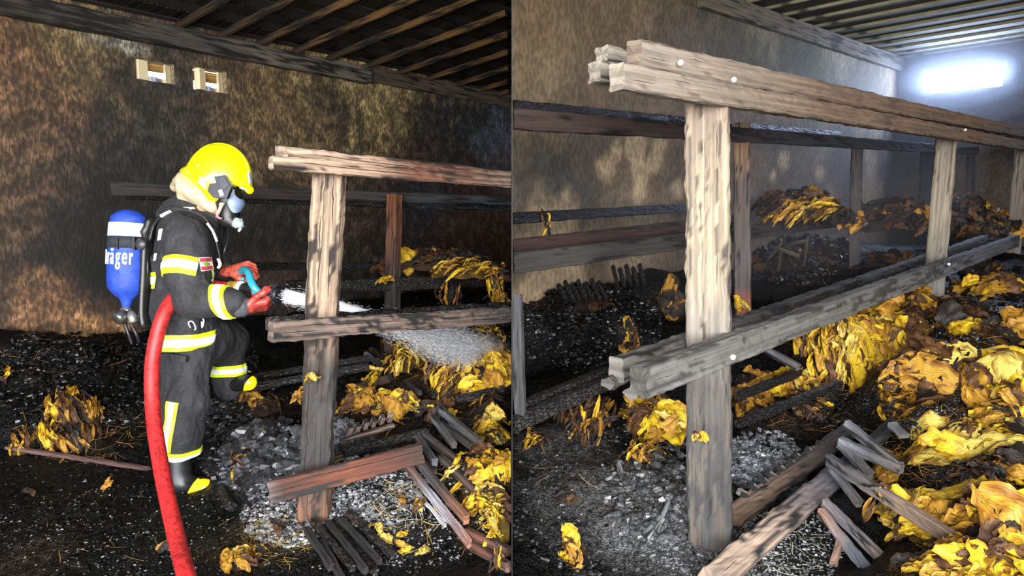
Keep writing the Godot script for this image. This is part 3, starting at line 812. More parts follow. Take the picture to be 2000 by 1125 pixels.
func bolt(p: Vector3, parent: Node, r := 0.009) -> void:
	var st := begin()
	lathe(st, p, -cam_basis.z * -1.0, [[-0.006, 0.0], [-0.006, r * 0.8], [-0.002, r], [0.012, r], [0.012, 0]], 8)
	part("bolt", done(st), M.bolt, parent)
func beam(called: String, a: Array, b: Array, w: float, h: float, o: Dictionary, m: Material, parent: Node) -> void:
	o.w = w
	o.h = h
	part(called, timber(PV(a), PV(b), o), m, parent)
func racks() -> void:
	M.bolt = paint("b9b5ac", 0.5, 0.3)
	var toward := Vector3(0.1, 0, 1)
	# ---- left bay, front rack
	var t := thing("curing_rack", "charred timber rack with peeling pale post in front of the water jet", "timber rack", Y(612, 1030, 0))
	beam("post", [613, 1034, 3.28], [643, 336, 3.3], 0.075, 0.15, {"face": Vector3(-0.12, 0, 1), "jag": 0.005, "seed": 1, "step": 0.02, "amount": 0.36, "alt": C("2a211b"),
		"cols": [[0, C("6a4630")], [0.1, C("5a4030")], [0.15, C("2a2725")], [0.45, C("38332f")], [0.52, C("6a584a")], [0.62, C("927c68")], [0.95, C("9a8570")], [1, C("6a5c50")]]}, M.wood, t)
	var pale := [[0, C("a8927e")], [0.35, C("967c6a")], [0.5, C("6a4434")], [0.75, C("765646")], [1, C("a08a7c")]]
	beam("rail", [528, 317, 2.98], [999, 357, 4.02], 0.05, 0.062, {"jag": 0.004, "seed": 2, "step": 0.03, "cols": pale, "amount": 0.26, "alt": C("2e1e18")}, M.wood, t)
	beam("rail", [556, 301, 3.04], [999, 346, 4.08], 0.05, 0.062, {"jag": 0.004, "seed": 4, "step": 0.03, "cols": pale, "amount": 0.3, "alt": C("40261e")}, M.wood, t)
	beam("rail", [540, 304, 3.42], [999, 348, 4.4], 0.05, 0.1, {"jag": 0.004, "seed": 6, "cols": [[0, C("9a8a7a")], [0.15, C("2a2624")], [1, C("2a2624")]], "amount": 0.3}, M.wood, t)
	beam("rail", [528, 648, 2.96], [999, 614, 4.0], 0.055, 0.09, {"jag": 0.005, "seed": 7, "step": 0.025, "cols": [[0, C("66574e")], [0.5, C("6e5c52")], [1, C("544c48")]], "amount": 0.36}, M.wood, t)
	beam("rail", [522, 632, 3.4], [999, 600, 4.4], 0.055, 0.07, {"jag": 0.007, "seed": 8, "cols": [[0, C("4a4442")], [0.2, C("1c1a1a")], [1, C("302e2e")]], "amount": 0.4}, M.char, t)
	for q in [[868, 628, 3.66], [655, 640, 3.2], [920, 352, 3.8]]: bolt(PV(q), t)
	tag(t.get_child(0), "post with pale flaking upper half and charred foot")
	# ---- left bay, rear rack
	t = thing("curing_rack", "dark burnt timber rack against the wall behind the firefighter", "timber rack", Y(768, 690, 0.3))
	var dk := [[0, C("201c1a")], [0.4, C("3a322e")], [0.7, C("343438")], [1, C("4a5060")]]
	beam("post", [764, 740, 5.35], [770, 380, 5.35], 0.09, 0.1, {"face": Vector3(-0.55, 0, 1), "seed": 11, "cols": [[0, C("3a2620")], [0.5, C("322c2a")], [0.6, C("463029")], [1, C("7a4a2c")]], "amount": 0.3}, M.wood, t)
	beam("rail", [215, 369, 4.3], [998, 391, 6.1], 0.06, 0.085, {"seed": 12, "step": 0.08, "cols": dk, "amount": 0.4}, M.wood, t)
	beam("rail", [245, 377, 4.5], [998, 404, 6.3], 0.06, 0.085, {"seed": 13, "step": 0.08, "cols": [[0, C("1c1918")], [1, C("3a4048")]], "amount": 0.4}, M.char, t)
	beam("rail", [480, 520, 5.2], [760, 519, 6.0], 0.05, 0.06, {"seed": 14, "cols": [[0, C("141212")]]}, M.char, t)
	beam("rail", [560, 562, 4.9], [998, 546, 5.9], 0.05, 0.1, {"seed": 15, "step": 0.06, "cols": [[0, C("262220")], [1, C("302c2a")]], "amount": 0.45}, M.char, t)
	for i in 9:
		beam("shelf_slat", [690 + 36 * i, 552 - i, 5.25 + 0.08 * i], [672 + 40 * i, 536 - i, 6.4 + 0.08 * i], 0.03, 0.02, {"seed": 50 + i, "step": 0.2, "cols": [[0, C("1e1a17")]]}, M.char, t)
	# ---- right bay, front rack
	t = thing("curing_rack", "big weathered grey timber rack with a broad pale post nearest the camera", "timber rack", Y(1385, 1085, 0))
	var ft := Vector3(0.02, 0, 1)
	beam("post", [1387, 1096, 3.08], [1381, 184, 3.08], 0.09, 0.19, {"face": Vector3(-0.38, 0, 1), "jag": 0.005, "seed": 21, "step": 0.025, "amount": 0.24, "alt": C("4a433c"),
		"cols": [[0, C("4a4846")], [0.12, C("2b2a2a")], [0.2, C("353332")], [0.38, C("47433f")], [0.42, C("6c6761")], [0.5, C("7c756c")], [0.62, C("908471")], [0.8, C("978a76")], [0.96, C("85776a")], [1, C("8a7464")]]}, M.grey_wood, t)
	beam("post", [1812, 690, 5.75], [1850, 256, 5.78], 0.08, 0.155, {"face": Vector3(-0.5, 0, 1), "seed": 22, "amount": 0.2, "alt": C("4a4238"), "cols": [[0, C("5a5754")], [0.4, C("6a665e")], [0.6, C("8a8070")], [1, C("7a7066")]]}, M.grey_wood, t)
	beam("post", [1967, 590, 8.0], [2000, 282, 8.05], 0.08, 0.15, {"face": Vector3(-0.6, 0, 1), "seed": 23, "step": 0.1, "amount": 0.2, "cols": [[0, C("5a5450")], [1, C("7a7066")]]}, M.grey_wood, t)
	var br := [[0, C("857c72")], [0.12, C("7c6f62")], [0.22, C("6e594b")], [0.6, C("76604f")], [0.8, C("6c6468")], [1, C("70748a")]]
	beam("rail", [1204, 150, 2.46], [2040, 291, 8.1], 0.07, 0.1, {"jag": 0.003, "step": 0.04, "seed": 24, "cols": br, "amount": 0.12, "alt": C("574a40")}, M.grey_wood, t)
	beam("rail", [1238, 106, 2.5], [2040, 268, 8.1], 0.07, 0.098, {"jag": 0.003, "seed": 25, "cols": br, "amount": 0.16, "alt": C("5c4c40")}, M.grey_wood, t)
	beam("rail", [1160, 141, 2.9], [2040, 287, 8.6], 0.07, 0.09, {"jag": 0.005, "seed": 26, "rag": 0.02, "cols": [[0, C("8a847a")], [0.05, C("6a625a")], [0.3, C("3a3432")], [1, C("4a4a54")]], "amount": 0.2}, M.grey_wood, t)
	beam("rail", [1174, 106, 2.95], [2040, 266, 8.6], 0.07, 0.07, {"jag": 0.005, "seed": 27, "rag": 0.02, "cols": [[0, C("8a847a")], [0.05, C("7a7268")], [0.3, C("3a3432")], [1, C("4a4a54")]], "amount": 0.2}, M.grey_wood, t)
	var gr := [[0, C("63605c")], [0.15, C("625f5a")], [0.4, C("625f5c")], [0.7, C("60606a")], [1, C("5a5a62")]]
	beam("rail", [1246, 748, 2.5], [1984, 470, 7.5], 0.075, 0.125, {"jag": 0.0035, "seed": 28, "step": 0.03, "bow": 0.0, "cols": gr, "amount": 0.3, "alt": C("33312e"), "rag": 0.02}, M.grey_wood, t)
	beam("rail", [1232, 769, 2.5], [1262, 757, 2.6], 0.06, 0.06, {"round": 0.35, "jag": 0.006, "seed": 29, "step": 0.02, "rag": 0.005, "cols": [[0, C("524f4b")]], "amount": 0.2}, M.grey_wood, t)
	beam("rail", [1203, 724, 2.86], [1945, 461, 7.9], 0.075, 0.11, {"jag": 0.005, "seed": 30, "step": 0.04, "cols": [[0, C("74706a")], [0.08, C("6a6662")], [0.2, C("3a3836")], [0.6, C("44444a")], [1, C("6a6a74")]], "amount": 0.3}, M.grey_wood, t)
	beam("rail", [1187, 749, 2.84], [1215, 737, 2.95], 0.06, 0.065, {"round": 0.35, "jag": 0.006, "seed": 31, "step": 0.02, "rag": 0.005, "cols": [[0, C("524f4b")]], "amount": 0.2}, M.grey_wood, t)
	for q in [[1430, 697, 2.78], [1852, 516, 5.3], [1432, 157, 2.86], [1328, 124, 2.62], [1884, 254, 5.4]]: bolt(PV(q), t, 0.011)
	tag(t.get_child(0), "broad post, pale bare wood above and grey char below")
	# ---- right bay, rear rack
	t = thing("curing_rack", "sooty brown timber rack standing behind the broad pale post", "timber rack", Y(1450, 640, 0.4))
	beam("post", [1451, 640, 5.35], [1449, 240, 5.35], 0.09, 0.125, {"face": Vector3(-0.35, 0, 1), "seed": 41, "amount": 0.26, "cols": [[0, C("7a4034")], [0.12, C("8a4c3c")], [0.2, C("4a4444")], [0.7, C("564c48")], [0.85, C("8a6e58")], [1, C("6a5248")]]}, M.grey_wood, t)
	beam("post", [1668, 540, 7.4], [1674, 282, 7.4], 0.09, 0.115, {"face": Vector3(-0.4, 0, 1), "seed": 42, "cols": [[0, C("3a3634")], [0.5, C("4a4240")], [1, C("564a4a")]], "amount": 0.25}, M.grey_wood, t)
	beam("post", [1808, 460, 8.7], [1812, 290, 8.7], 0.1, 0.16, {"face": Vector3(-0.4, 0, 1), "seed": 43, "cols": [[0, C("26242a")]], "amount": 0.3}, M.grey_wood, t)
	var bk := [[0, C("4a3c38")], [0.3, C("3e3434")], [0.45, C("403e4c")], [1, C("3e3e4c")]]
	beam("rail", [996, 232, 3.55], [1822, 290, 8.6], 0.06, 0.108, {"seed": 44, "cols": bk, "step": 0.08, "amount": 0.25}, M.grey_wood, t)
	beam("rail", [996, 204, 3.85], [1640, 262, 7.8], 0.06, 0.05, {"seed": 45, "cols": [[0, C("2a2222")], [1, C("2a282c")]], "step": 0.08}, M.char, t)  # dark strip standing for the shadow band above the top rail
	beam("rail", [996, 515, 3.7], [1640, 431, 7.2], 0.06, 0.115, {"seed": 46, "step": 0.06, "cols": [[0, C("3c3a38")], [0.5, C("363230")], [1, C("302e34")]], "amount": 0.25}, M.grey_wood, t)
	beam("rail", [996, 485, 3.95], [1450, 430, 6.0], 0.06, 0.1, {"seed": 47, "step": 0.08, "cols": [[0, C("3a2a26")], [1, C("3a2826")]], "amount": 0.2}, M.grey_wood, t)
	beam("rail", [1662, 436, 7.2], [1945, 458, 8.4], 0.06, 0.05, {"seed": 48, "step": 0.1, "cols": [[0, C("6a6a72")]]}, M.grey_wood, t)
	beam("rail", [996, 832, 3.35], [1230, 728, 4.15], 0.06, 0.075, {"seed": 49, "cols": [[0, C("3e3c3a")], [1, C("302e2c")]], "amount": 0.3}, M.char, t)
	beam("rail", [996, 806, 3.5], [1260, 698, 4.4], 0.06, 0.07, {"seed": 52, "cols": [[0, C("343230")], [1, C("2a2826")]], "amount": 0.3}, M.char, t)
	beam("post", [1016, 815, 3.42], [1008, 575, 3.42], 0.05, 0.055, {"face": Vector3(-0.3, 0, 1), "seed": 53, "cols": [[0, C("4a4a4a")], [1, C("56565a")]], "amount": 0.25}, M.grey_wood, t)
	for i in 14:
		beam("shelf_slat", [1450 + 36 * i, 452 - 2 * i + (4 * maxi(0, i - 6)), 6.0 + 0.17 * i], [1490 + 36 * i, 436 - 2 * i + (4 * maxi(0, i - 6)), 7.4 + 0.17 * i], 0.03, 0.025, {"seed": 150 + i, "step": 0.2, "cols": [[0, C("1e1a17")]]}, M.char, t)
	# ---- a low rail fixed along the right back wall, and the far rack by the end wall
	t = thing("wall_rail", "thin black rail running along the wall under the sooty brown rail", "rail", P(1001, 427, 4.4))
	beam("rail", [996, 427, 4.4], [1420, 401, 7.0], 0.05, 0.075, {"seed": 61, "step": 0.1, "cols": [[0, C("1c1b1e")]], "amount": 0.3}, M.char, t)
	t = thing("curing_rack", "small dark timber rack by the end wall below the bright window", "timber rack", P(1890, 440, 8.9))
	beam("rail", [1838, 296, 8.9], [1912, 294, 8.7], 0.08, 0.085, {"seed": 62, "step": 0.1, "cols": [[0, C("2c2a2e")]], "amount": 0.3}, M.grey_wood, t)
	for x in [1890, 1900]:
		beam("post", [x, 450, 8.85], [x + 1, 298, 8.8], 0.04, 0.035, {"face": toward, "seed": 63 + x, "step": 0.1, "cols": [[0, C("2c2a2e")]]}, M.grey_wood, t)

# ---------- sticks, boards, ash ----------
func stick(side: String, a: Array, b: Array, w: float, h: float, o: Dictionary, m: Material, label: String, group := "", called := "drying_stick", category := "stick") -> Node3D:
	var pa: Vector3 = PV(a) if a.size() > 2 else hit(a[0], a[1], side)
	var pb: Vector3 = PV(b) if b.size() > 2 else hit(b[0], b[1], side)
	var lift: float = o.get("lift", h * 0.4)
	pa.y += lift
	pb.y += lift + float(o.get("tip", 0.0))
	o.w = w
	o.h = h
	if not o.has("step"): o.step = 0.05
	var me := timber(pa, pb, o)
	var n := part(called, me, m)
	tag(n, label, category, group)
	return n
func lump_mesh(seed: int, flat := 1.0) -> ArrayMesh:
	var r := RandomNumberGenerator.new()
	r.seed = seed
	var sp := SphereMesh.new()
	sp.radial_segments = 6
	sp.rings = 3
	var arr := sp.get_mesh_arrays()
	var vs: PackedVector3Array = arr[Mesh.ARRAY_VERTEX]
	var ix: PackedInt32Array = arr[Mesh.ARRAY_INDEX]
	var st := begin()
	for i in ix:
		var p := vs[i] * 2.0
		var q := p * (0.75 + 0.35 * nz.get_noise_3d(p.x * 60.0 + seed * 50.0, p.y * 60.0, p.z * 60.0) * 2.0)
		q.y *= flat
		vert(st, q)
	return done(st)
func straw_mesh(seed: int) -> ArrayMesh:
	var r := RandomNumberGenerator.new()
	r.seed = seed
	var st := begin(false)
	var p := []
	for i in 6: p.append(Vector3((i / 5.0 - 0.5), 0.12 * sin(i * 1.1 + seed) + 0.05, 0.16 * sin(i * 0.9 + seed * 2.0)))
	tube(st, p, 0.03, 4, Color.WHITE, 0.4, false)
	return done(st)
# regions: [px, py, rx, ry, how many, least size, most size, colour, colour]
func scatter(side: String, called: String, label: String, meshes: Array, m: Material, regions: Array, long := 1.0) -> void:
	for k in meshes.size():
		var tr: Array[Transform3D] = []
		var cl: Array[Color] = []
		for g in regions:
			for i in int(g[4] / float(meshes.size())):
				var an := rng.randf() * TAU
				var rr := sqrt(rng.randf())
				var px: float = g[0] + g[2] * rr * cos(an)
				var py: float = g[1] + g[3] * rr * sin(an)
				if py > 1180.0 or (side == "l" and px > 998.0) or (side == "r" and px < 1002.0): continue
				var p := hit(px, py, side)
				var s := lerpf(g[5], g[6], pow(rng.randf(), 2.0))
				var b := Basis.from_euler(Vector3(rng.randf_range(-0.5, 0.5), rng.randf() * TAU, rng.randf_range(-0.5, 0.5)))
				if absf(p.x) < s * long * 0.8: continue
				tr.append(Transform3D(b.scaled_local(Vector3(s * long * rng.randf_range(0.7, 1.5), s * rng.randf_range(0.6, 1.0), s)), p + Vector3.UP * s * 0.2))
				cl.append((g[7] as Color).lerp(g[8], rng.randf()))
		var mm := MultiMesh.new()
		mm.transform_format = MultiMesh.TRANSFORM_3D
		mm.use_colors = true
		mm.mesh = meshes[k]
		mm.instance_count = tr.size()
		for i in tr.size():
			mm.set_instance_transform(i, tr[i])
			mm.set_instance_color(i, cl[i])
		var mi := MultiMeshInstance3D.new()
		mi.multimesh = mm
		mi.material_override = m
		mi.name = numbered(called)
		add_child(mi)
		tag(mi, label, called.replace("_", " "), "", "stuff")

func litter() -> void:
	var grey := [[0, C("6e6f74")], [0.5, C("4a4a4e")], [1, C("5c5650")]]
	var dark := [[0, C("2c2a2a")], [0.5, C("201e1e")], [1, C("3a332e")]]
	var red := [[0, C("5a3626")], [0.4, C("684232")], [1, C("50382e")]]
	var black := [[0, C("161414")], [1, C("1e1b1a")]]
	# left bay
	var n := stick("l", [524, 962, 3.06], [826, 884, 3.3], 0.045, 0.098, {"face": Vector3(0.1, 0.1, 1), "lift": 0.0, "jag": 0.003, "seed": 201, "step": 0.03, "cols": [[0, C("5a4e4a")], [0.08, C("432417")], [0.5, C("5a2f1b")], [0.85, C("432315")], [1, C("3a231c")]], "amount": 0.12}, M.wood, "red-brown board lying aslant across the foot of the peeling post", "", "board", "board")
	stick("l", [668, 902], [835, 862], 0.07, 0.05, {"seed": 202, "lift": 0.05, "round": 0.4, "cols": dark}, M.char, "round charred pole lying behind the red-brown board", "", "charred_pole", "pole")
	stick("l", [640, 918], [760, 876], 0.05, 0.03, {"seed": 203, "lift": 0.05, "cols": [[0, C("7a5a3a")], [1, C("4a3626")]]}, M.wood, "split brown lath lying along the back of the red-brown board", "", "lath", "stick")
	var cb := thing("notched_batten", "short batten with square stubs along it beside the white ash", "batten", hit(720, 880, "l"))
	part("batten", timber(hit(668, 894, "l") + Vector3.UP * 0.09, hit(770, 862, "l") + Vector3.UP * 0.09, {"w": 0.03, "h": 0.025, "cols": [[0, C("5a4638")], [1, C("6e5a4c")]], "seed": 205}), M.wood, cb)
	for i in 6:
		var q := hit(680 + 16 * i, 888 - 5 * i, "l") + Vector3.UP * 0.12
		part("stub", timber(q, q + Vector3(0.02, 0.045 - 0.005 * (i % 2), 0.02), {"w": 0.028, "h": 0.034, "step": 0.02, "rag": 0.004, "cols": [[0, C("6a564c")], [1, C("8a7468")]], "seed": 206 + i}), M.wood, cb)
	stick("l", [862, 822], [940, 892], 0.03, 0.05, {"seed": 210, "lift": 0.06, "cols": grey}, M.grey_wood, "thick grey charred stick pointing down beside the yellow leaves, highest of the fan")
	stick("l", [846, 836], [888, 892], 0.03, 0.04, {"seed": 211, "lift": 0.06, "cols": grey}, M.grey_wood, "short grey stick between the fan's topmost stick and the long bundle")
	stick("l", [862, 842], [925, 888], 0.03, 0.04, {"seed": 212, "lift": 0.04, "cols": dark}, M.grey_wood, "dark stick half hidden under the topmost stick of the fan")
	stick("l", [822, 862], [994, 1002], 0.03, 0.045, {"seed": 213, "lift": 0.05, "cols": [[0, C("4a4a4e")], [0.5, C("5a463a")], [1, C("7a5444")]]}, M.wood, "long brown stick running under the yellow leaves, upper of three side by side", "")
	stick("l", [850, 882], [994, 1016], 0.03, 0.04, {"seed": 214, "lift": 0.05, "cols": [[0, C("4a4440")], [1, C("7a5848")]]}, M.wood, "long brown stick running under the yellow leaves, middle of three side by side", "")
	stick("l", [860, 908], [994, 1034], 0.03, 0.035, {"seed": 215, "lift": 0.04, "cols": [[0, C("3a3634")], [1, C("6a4a3c")]]}, M.wood, "long brown stick running under the yellow leaves, lower of three side by side", "")
	stick("l", [814, 868], [850, 922], 0.03, 0.04, {"seed": 216, "lift": 0.05, "cols": [[0, C("5a5656")], [1, C("4a4a50")]]}, M.grey_wood, "short grey stick at the right end of the red-brown board")
	stick("l", [783, 912], [918, 1085], 0.025, 0.042, {"seed": 217, "lift": 0.05, "cols": [[0, C("8a5a44")], [0.3, C("6a564e")], [0.55, C("a0a0aa")], [1, C("8a6050")]]}, M.wood, "straight thin stick with a whitened middle leaning down from the red-brown board")
	stick("l", [800, 902], [912, 1042], 0.03, 0.045, {"seed": 218, "lift": 0.06, "cols": [[0, C("4e4a4a")], [0.6, C("3e3634")], [1, C("8a5a40")]]}, M.wood, "dark bowed stick beside the whitened stick, its lower end reddish")
	stick("l", [818, 908], [850, 935], 0.03, 0.03, {"seed": 219, "lift": 0.03, "cols": red}, M.wood, "stubby red-brown stick under the dark bowed stick")
	stick("l", [912, 1052], [994, 1092], 0.03, 0.04, {"seed": 220, "lift": 0.03, "cols": red}, M.wood, "red-brown stick end at the foot of the right fan, above its twin")
	stick("l", [920, 1072], [994, 1118], 0.03, 0.04, {"seed": 221, "lift": 0.02, "cols": red}, M.wood, "red-brown stick end at the foot of the right fan, lowest one")
	stick("l", [806, 960], [870, 1035], 0.014, 0.018, {"seed": 222, "lift": 0.02, "cols": [[0, C("3a3634")], [0.5, C("b0b0b4")], [1, C("9a9a98")]]}, M.wood, "thin whitish twig lying on the grey chips behind the whitened stick", "", "twig", "twig")
	var bl := [[[598, 1042], [648, 1118]], [[612, 1030], [690, 1125]], [[640, 1038], [715, 1135]], [[655, 1036], [735, 1128]], [[664, 1026], [742, 1112]], [[682, 1018], [770, 1106]], [[628, 1066], [668, 1140]]]
	for i in bl.size():
		stick("l", bl[i][0], bl[i][1], 0.028, 0.03, {"seed": 230 + i, "lift": 0.02 + 0.012 * (i % 3), "cols": [[0, C("3a2a22")], [0.4, C("201c1b")], [1, C("2a2522")]] if i % 2 else black}, M.char if i % 2 else M.wood, "black burnt stick, %s from the left in the bunch below the peeling post's foot" % ["first", "third", "fifth", "sixth", "seventh", "last", "fourth"][i], "burnt sticks bunched below the post")
	stick("l", [392, 872], [452, 1002], 0.06, 0.06, {"seed": 240, "lift": 0.03, "round": 0.4, "cols": black}, M.char, "thick black charred pole lying beside the firefighter's near boot", "", "charred_pole", "pole")
	stick("l", [14, 880], [292, 922], 0.03, 0.022, {"seed": 241, "lift": 0.02, "cols": [[0, C("6a4e48")], [1, C("5a403c")]], "amount": 0.15}, M.wood, "long thin reddish lath on the floor running to the red hose", "", "lath", "stick")
	stick("l", [482, 758, 4.45], [720, 716, 4.7], 0.06, 0.06, {"seed": 242, "lift": 0.0, "round": 0.3, "cols": black}, M.char, "burnt black beam under the firefighter's far boot, lower of two", "", "charred_timber", "timber")
	stick("l", [490, 738, 4.7], [722, 700, 4.95], 0.06, 0.055, {"seed": 243, "lift": 0.0, "round": 0.3, "cols": black}, M.char, "burnt black beam behind the firefighter's far boot, upper of two", "", "charred_timber", "timber")
	stick("l", [714, 706], [820, 786], 0.03, 0.035, {"seed": 244, "lift": 0.06, "cols": [[0, C("9a98a0")], [0.3, C("3a3a3e")], [1, C("26221f")]]}, M.grey_wood, "dark stick with a pale tip slanting left of the shaggy leaves")
	stick("l", [724, 696], [850, 790], 0.035, 0.04, {"seed": 245, "lift": 0.06, "cols": [[0, C("3a2c26")], [1, C("1e1b1a")]]}, M.char, "dark brown stick slanting just above the pale-tipped one")
	stick("l", [764, 745], [700, 762], 0.05, 0.06, {"seed": 246, "lift": 0.02, "cols": [[0, C("3a241c")], [1, C("2a1c18")]]}, M.wood, "dark brown block of wood behind the small pale clump")
	stick("l", [890, 790], [985, 770], 0.06, 0.06, {"seed": 247, "lift": 0.03, "round": 0.4, "cols": black}, M.char, "charred round log below the bright hanging leaves, upper of two", "", "charred_log", "log")
	stick("l", [890, 835], [960, 828], 0.07, 0.06, {"seed": 248, "lift": 0.02, "round": 0.4, "cols": black}, M.char, "charred round log beside the straw clump, lower of two", "", "charred_log", "log")
	# right bay
	stick("r", [1385, 1140, 2.72], [1640, 922, 3.6], 0.1, 0.11, {"face": Vector3(0.3, 0.9, 0.4), "lift": 0.0, "jag": 0.004, "seed": 260, "step": 0.04, "cols": [[0, C("8a7868")], [0.3, C("9a8472")], [0.6, C("6a5c58")], [0.85, C("4a4a50")], [1, C("3a3a42")]], "amount": 0.15}, M.grey_wood, "broad pale plank running from the broad post's foot towards the stick pile", "", "plank", "plank")
	stick("r", [1430, 1012, 3.25], [1660, 842, 4.05], 0.06, 0.1, {"face": Vector3(-0.5, 0.4, 0.7), "lift": 0.0, "jag": 0.005, "seed": 261, "cols": [[0, C("6a5444")], [0.5, C("4a3c34")], [1, C("2e2e34")]], "amount": 0.28}, M.grey_wood, "narrow brown plank lying behind the broad pale plank", "", "plank", "plank")
	stick("r", [1610, 935, 3.55], [1742, 822, 4.0], 0.12, 0.07, {"face": Vector3(0.3, 0.9, 0.4), "lift": -0.03, "seed": 262, "cols": [[0, C("3a3a42")], [1, C("2e3038")]], "amount": 0.3}, M.grey_wood, "dark plank end sticking out beyond the stick pile", "", "plank", "plank")
	n = null
	for q in [[[1652, 828, 3.62], [1758, 912, 3.3], 0.035, 0.05, grey, "flat grey stick on top of the stick pile, farthest from the broad plank"], [[1640, 862, 3.55], [1762, 918, 3.28], 0.035, 0.05, grey, "grey stick of the stick pile just below its topmost one"], [[1640, 866, 3.56], [1702, 928, 3.35], 0.035, 0.045, grey, "short grey stick of the stick pile, steeply aslant"],
			[[1618, 898, 3.36], [1890, 1072, 2.6], 0.04, 0.06, [[0, C("4a4a50")], [0.35, C("5e5a58")], [0.6, C("7a6656")], [1, C("6a5648")]], "long stout brown stick crossing the pile with its end in the leaves"], [[1622, 912, 3.38], [1680, 985, 3.18], 0.03, 0.04, grey, "short grey stick with a broken end under the long stout stick"],
			[[1610, 980, 3.2], [1772, 1140, 2.72], 0.035, 0.045, [[0, C("7a7070")], [0.4, C("6a686c")], [1, C("7a6256")]], "long grey stick at the foot of the pile, upper of two"], [[1602, 1000, 3.14], [1716, 1140, 2.74], 0.035, 0.045, [[0, C("a07a64")], [0.3, C("8a7a74")], [0.6, C("5c6068")], [1, C("5a5a5e")]], "long grey stick with a reddish tip at the foot of the pile, lower of two"],
			[[1645, 1040, 3.02], [1628, 1102, 2.9], 0.03, 0.035, [[0, C("5a4640")], [1, C("8a6a5c")]], "small reddish stick end beneath the two long grey sticks"], [[1742, 828, 3.75], [1768, 852, 3.65], 0.06, 0.03, grey, "small grey block at the edge of the dark heap"], [[1660, 935, 3.4], [1690, 925, 3.4], 0.03, 0.03, grey, "small grey block under the long stout stick"]]:
		stick("r", q[0], q[1], q[2], q[3], {"seed": int(q[0][0]), "lift": 0.0, "step": 0.03, "cols": q[4], "amount": 0.2}, M.grey_wood, q[5])
	for i in 4:
		stick("r", [1968, 830 + 7 * i], [2010, 846 + 8 * i], 0.02, 0.022, {"seed": 290 + i, "lift": 0.05, "cols": [[0, C("3a2c26")], [1, C("4e3c34")]]}, M.wood, "thin brown stick poking out of the leaves at the right edge, %s from the top" % ["first", "second", "third", "lowest"][i], "thin sticks at the right edge")
	cb = thing("notched_batten", "grey batten with stubs along it behind the narrow brown plank", "batten", hit(1530, 920, "r"))
	part("batten", timber(P(1455, 976, 3.35), P(1616, 872, 3.9), {"w": 0.04, "h": 0.03, "cols": [[0, C("6a584c")], [1, C("4e4e54")]], "seed": 300}), M.grey_wood, cb)
	for i in 9:
		var q := P(1458 + 18 * i, 968 - 12 * i, 3.36 + 0.062 * i)
		part("stub", timber(q, q + Vector3(-0.045 + 0.01 * (i % 3), 0.03, 0.02), {"w": 0.03, "h": 0.035, "step": 0.02, "rag": 0.004, "cols": [[0, C("5a544e")], [1, C("7a736c")]], "seed": 301 + i}), M.grey_wood, cb)
	stick("r", [1258, 1062], [1292, 1022], 0.035, 0.02, {"seed": 315, "lift": 0.03, "cols": [[0, C("8a8a8a")], [1, C("6a6a6a")]]}, M.grey_wood, "flat grey chip of wood on the ash left of the broad post")
	stick("r", [1280, 1052], [1306, 992], 0.02, 0.02, {"seed": 316, "lift": 0.03, "cols": [[0, C("8a8a8a")], [1, C("5a5a5a")]]}, M.grey_wood, "grey lath lying on the ash beside the flat chip")
	stick("r", [1215, 945], [1208, 915], 0.02, 0.03, {"seed": 317, "lift": 0.03, "cols": [[0, C("8a8a8a")]]}, M.grey_wood, "small grey splinter standing in the ash slope")
	for i in 12:
		var px := 1092.0 + 13.0 * i + (28.0 if i > 6 else 0.0)
		var py := 590.0 - 0.9 * i - (24.0 if i > 6 else 0.0)
		var lean := 14.0 if i < 7 else -4.0
		stick("r", [px + lean, py, 5.2 + 0.05 * i], [px + (-2.0 if i < 7 else -14.0), py - 34 - 6 * (i % 2), 5.3 + 0.05 * i], 0.035, 0.045, {"seed": 320 + i, "lift": 0.0, "cols": black, "round": 0.3}, M.char, "black charred stick end standing out of the burnt heap, %s from the left" % ["first", "second", "third", "fourth", "fifth", "sixth", "seventh", "eighth", "ninth", "tenth", "eleventh", "twelfth"][i], "charred stick ends by the wall")
	stick("r", [1490, 690, 4.7], [1560, 730, 4.5], 0.05, 0.05, {"seed": 340, "lift": 0.04, "cols": grey}, M.grey_wood, "grey stick lying on the leaves under the lower rails", "")
	stick("r", [1440, 838, 3.85], [1640, 758, 4.5], 0.05, 0.05, {"seed": 341, "lift": 0.03, "cols": black}, M.char, "black burnt beam lying among the brown leaves behind the broad post", "", "charred_timber", "timber")
	stick("r", [1440, 790, 4.1], [1560, 742, 4.6], 0.05, 0.05, {"seed": 342, "lift": 0.05, "cols": black}, M.char, "black burnt beam lying just under the lower rails", "", "charred_timber", "timber")
	for q in [[1500, 505, 1530, 470, "brown stick leaning left under the rear shelf"], [1530, 480, 1575, 470, "brown stick lying almost level under the rear shelf"], [1520, 530, 1530, 465, "longest upright brown stick under the rear shelf"], [1570, 520, 1578, 462, "upright brown stick farthest right under the rear shelf"], [1500, 478, 1560, 500, "brown stick sloping down to the right under the rear shelf"]]:
		stick("r", [q[0], q[1], 6.6], [q[2], q[3], 6.7], 0.025, 0.035, {"seed": q[0] + q[3], "lift": 0.0, "cols": [[0, C("3a3430")], [1, C("4e463e")]]}, M.wood, q[4], "sticks tangled under the rear shelf")
	# what nobody could count
	var lumps := [lump_mesh(1), lump_mesh(2, 0.7), lump_mesh(3, 0.5)]
	var b1 := C("0d0c0c"); var b2 := C("1d1b1a"); var g1 := C("3c3c3e"); var g2 := C("8e9096"); var w1 := C("b8b9bc")
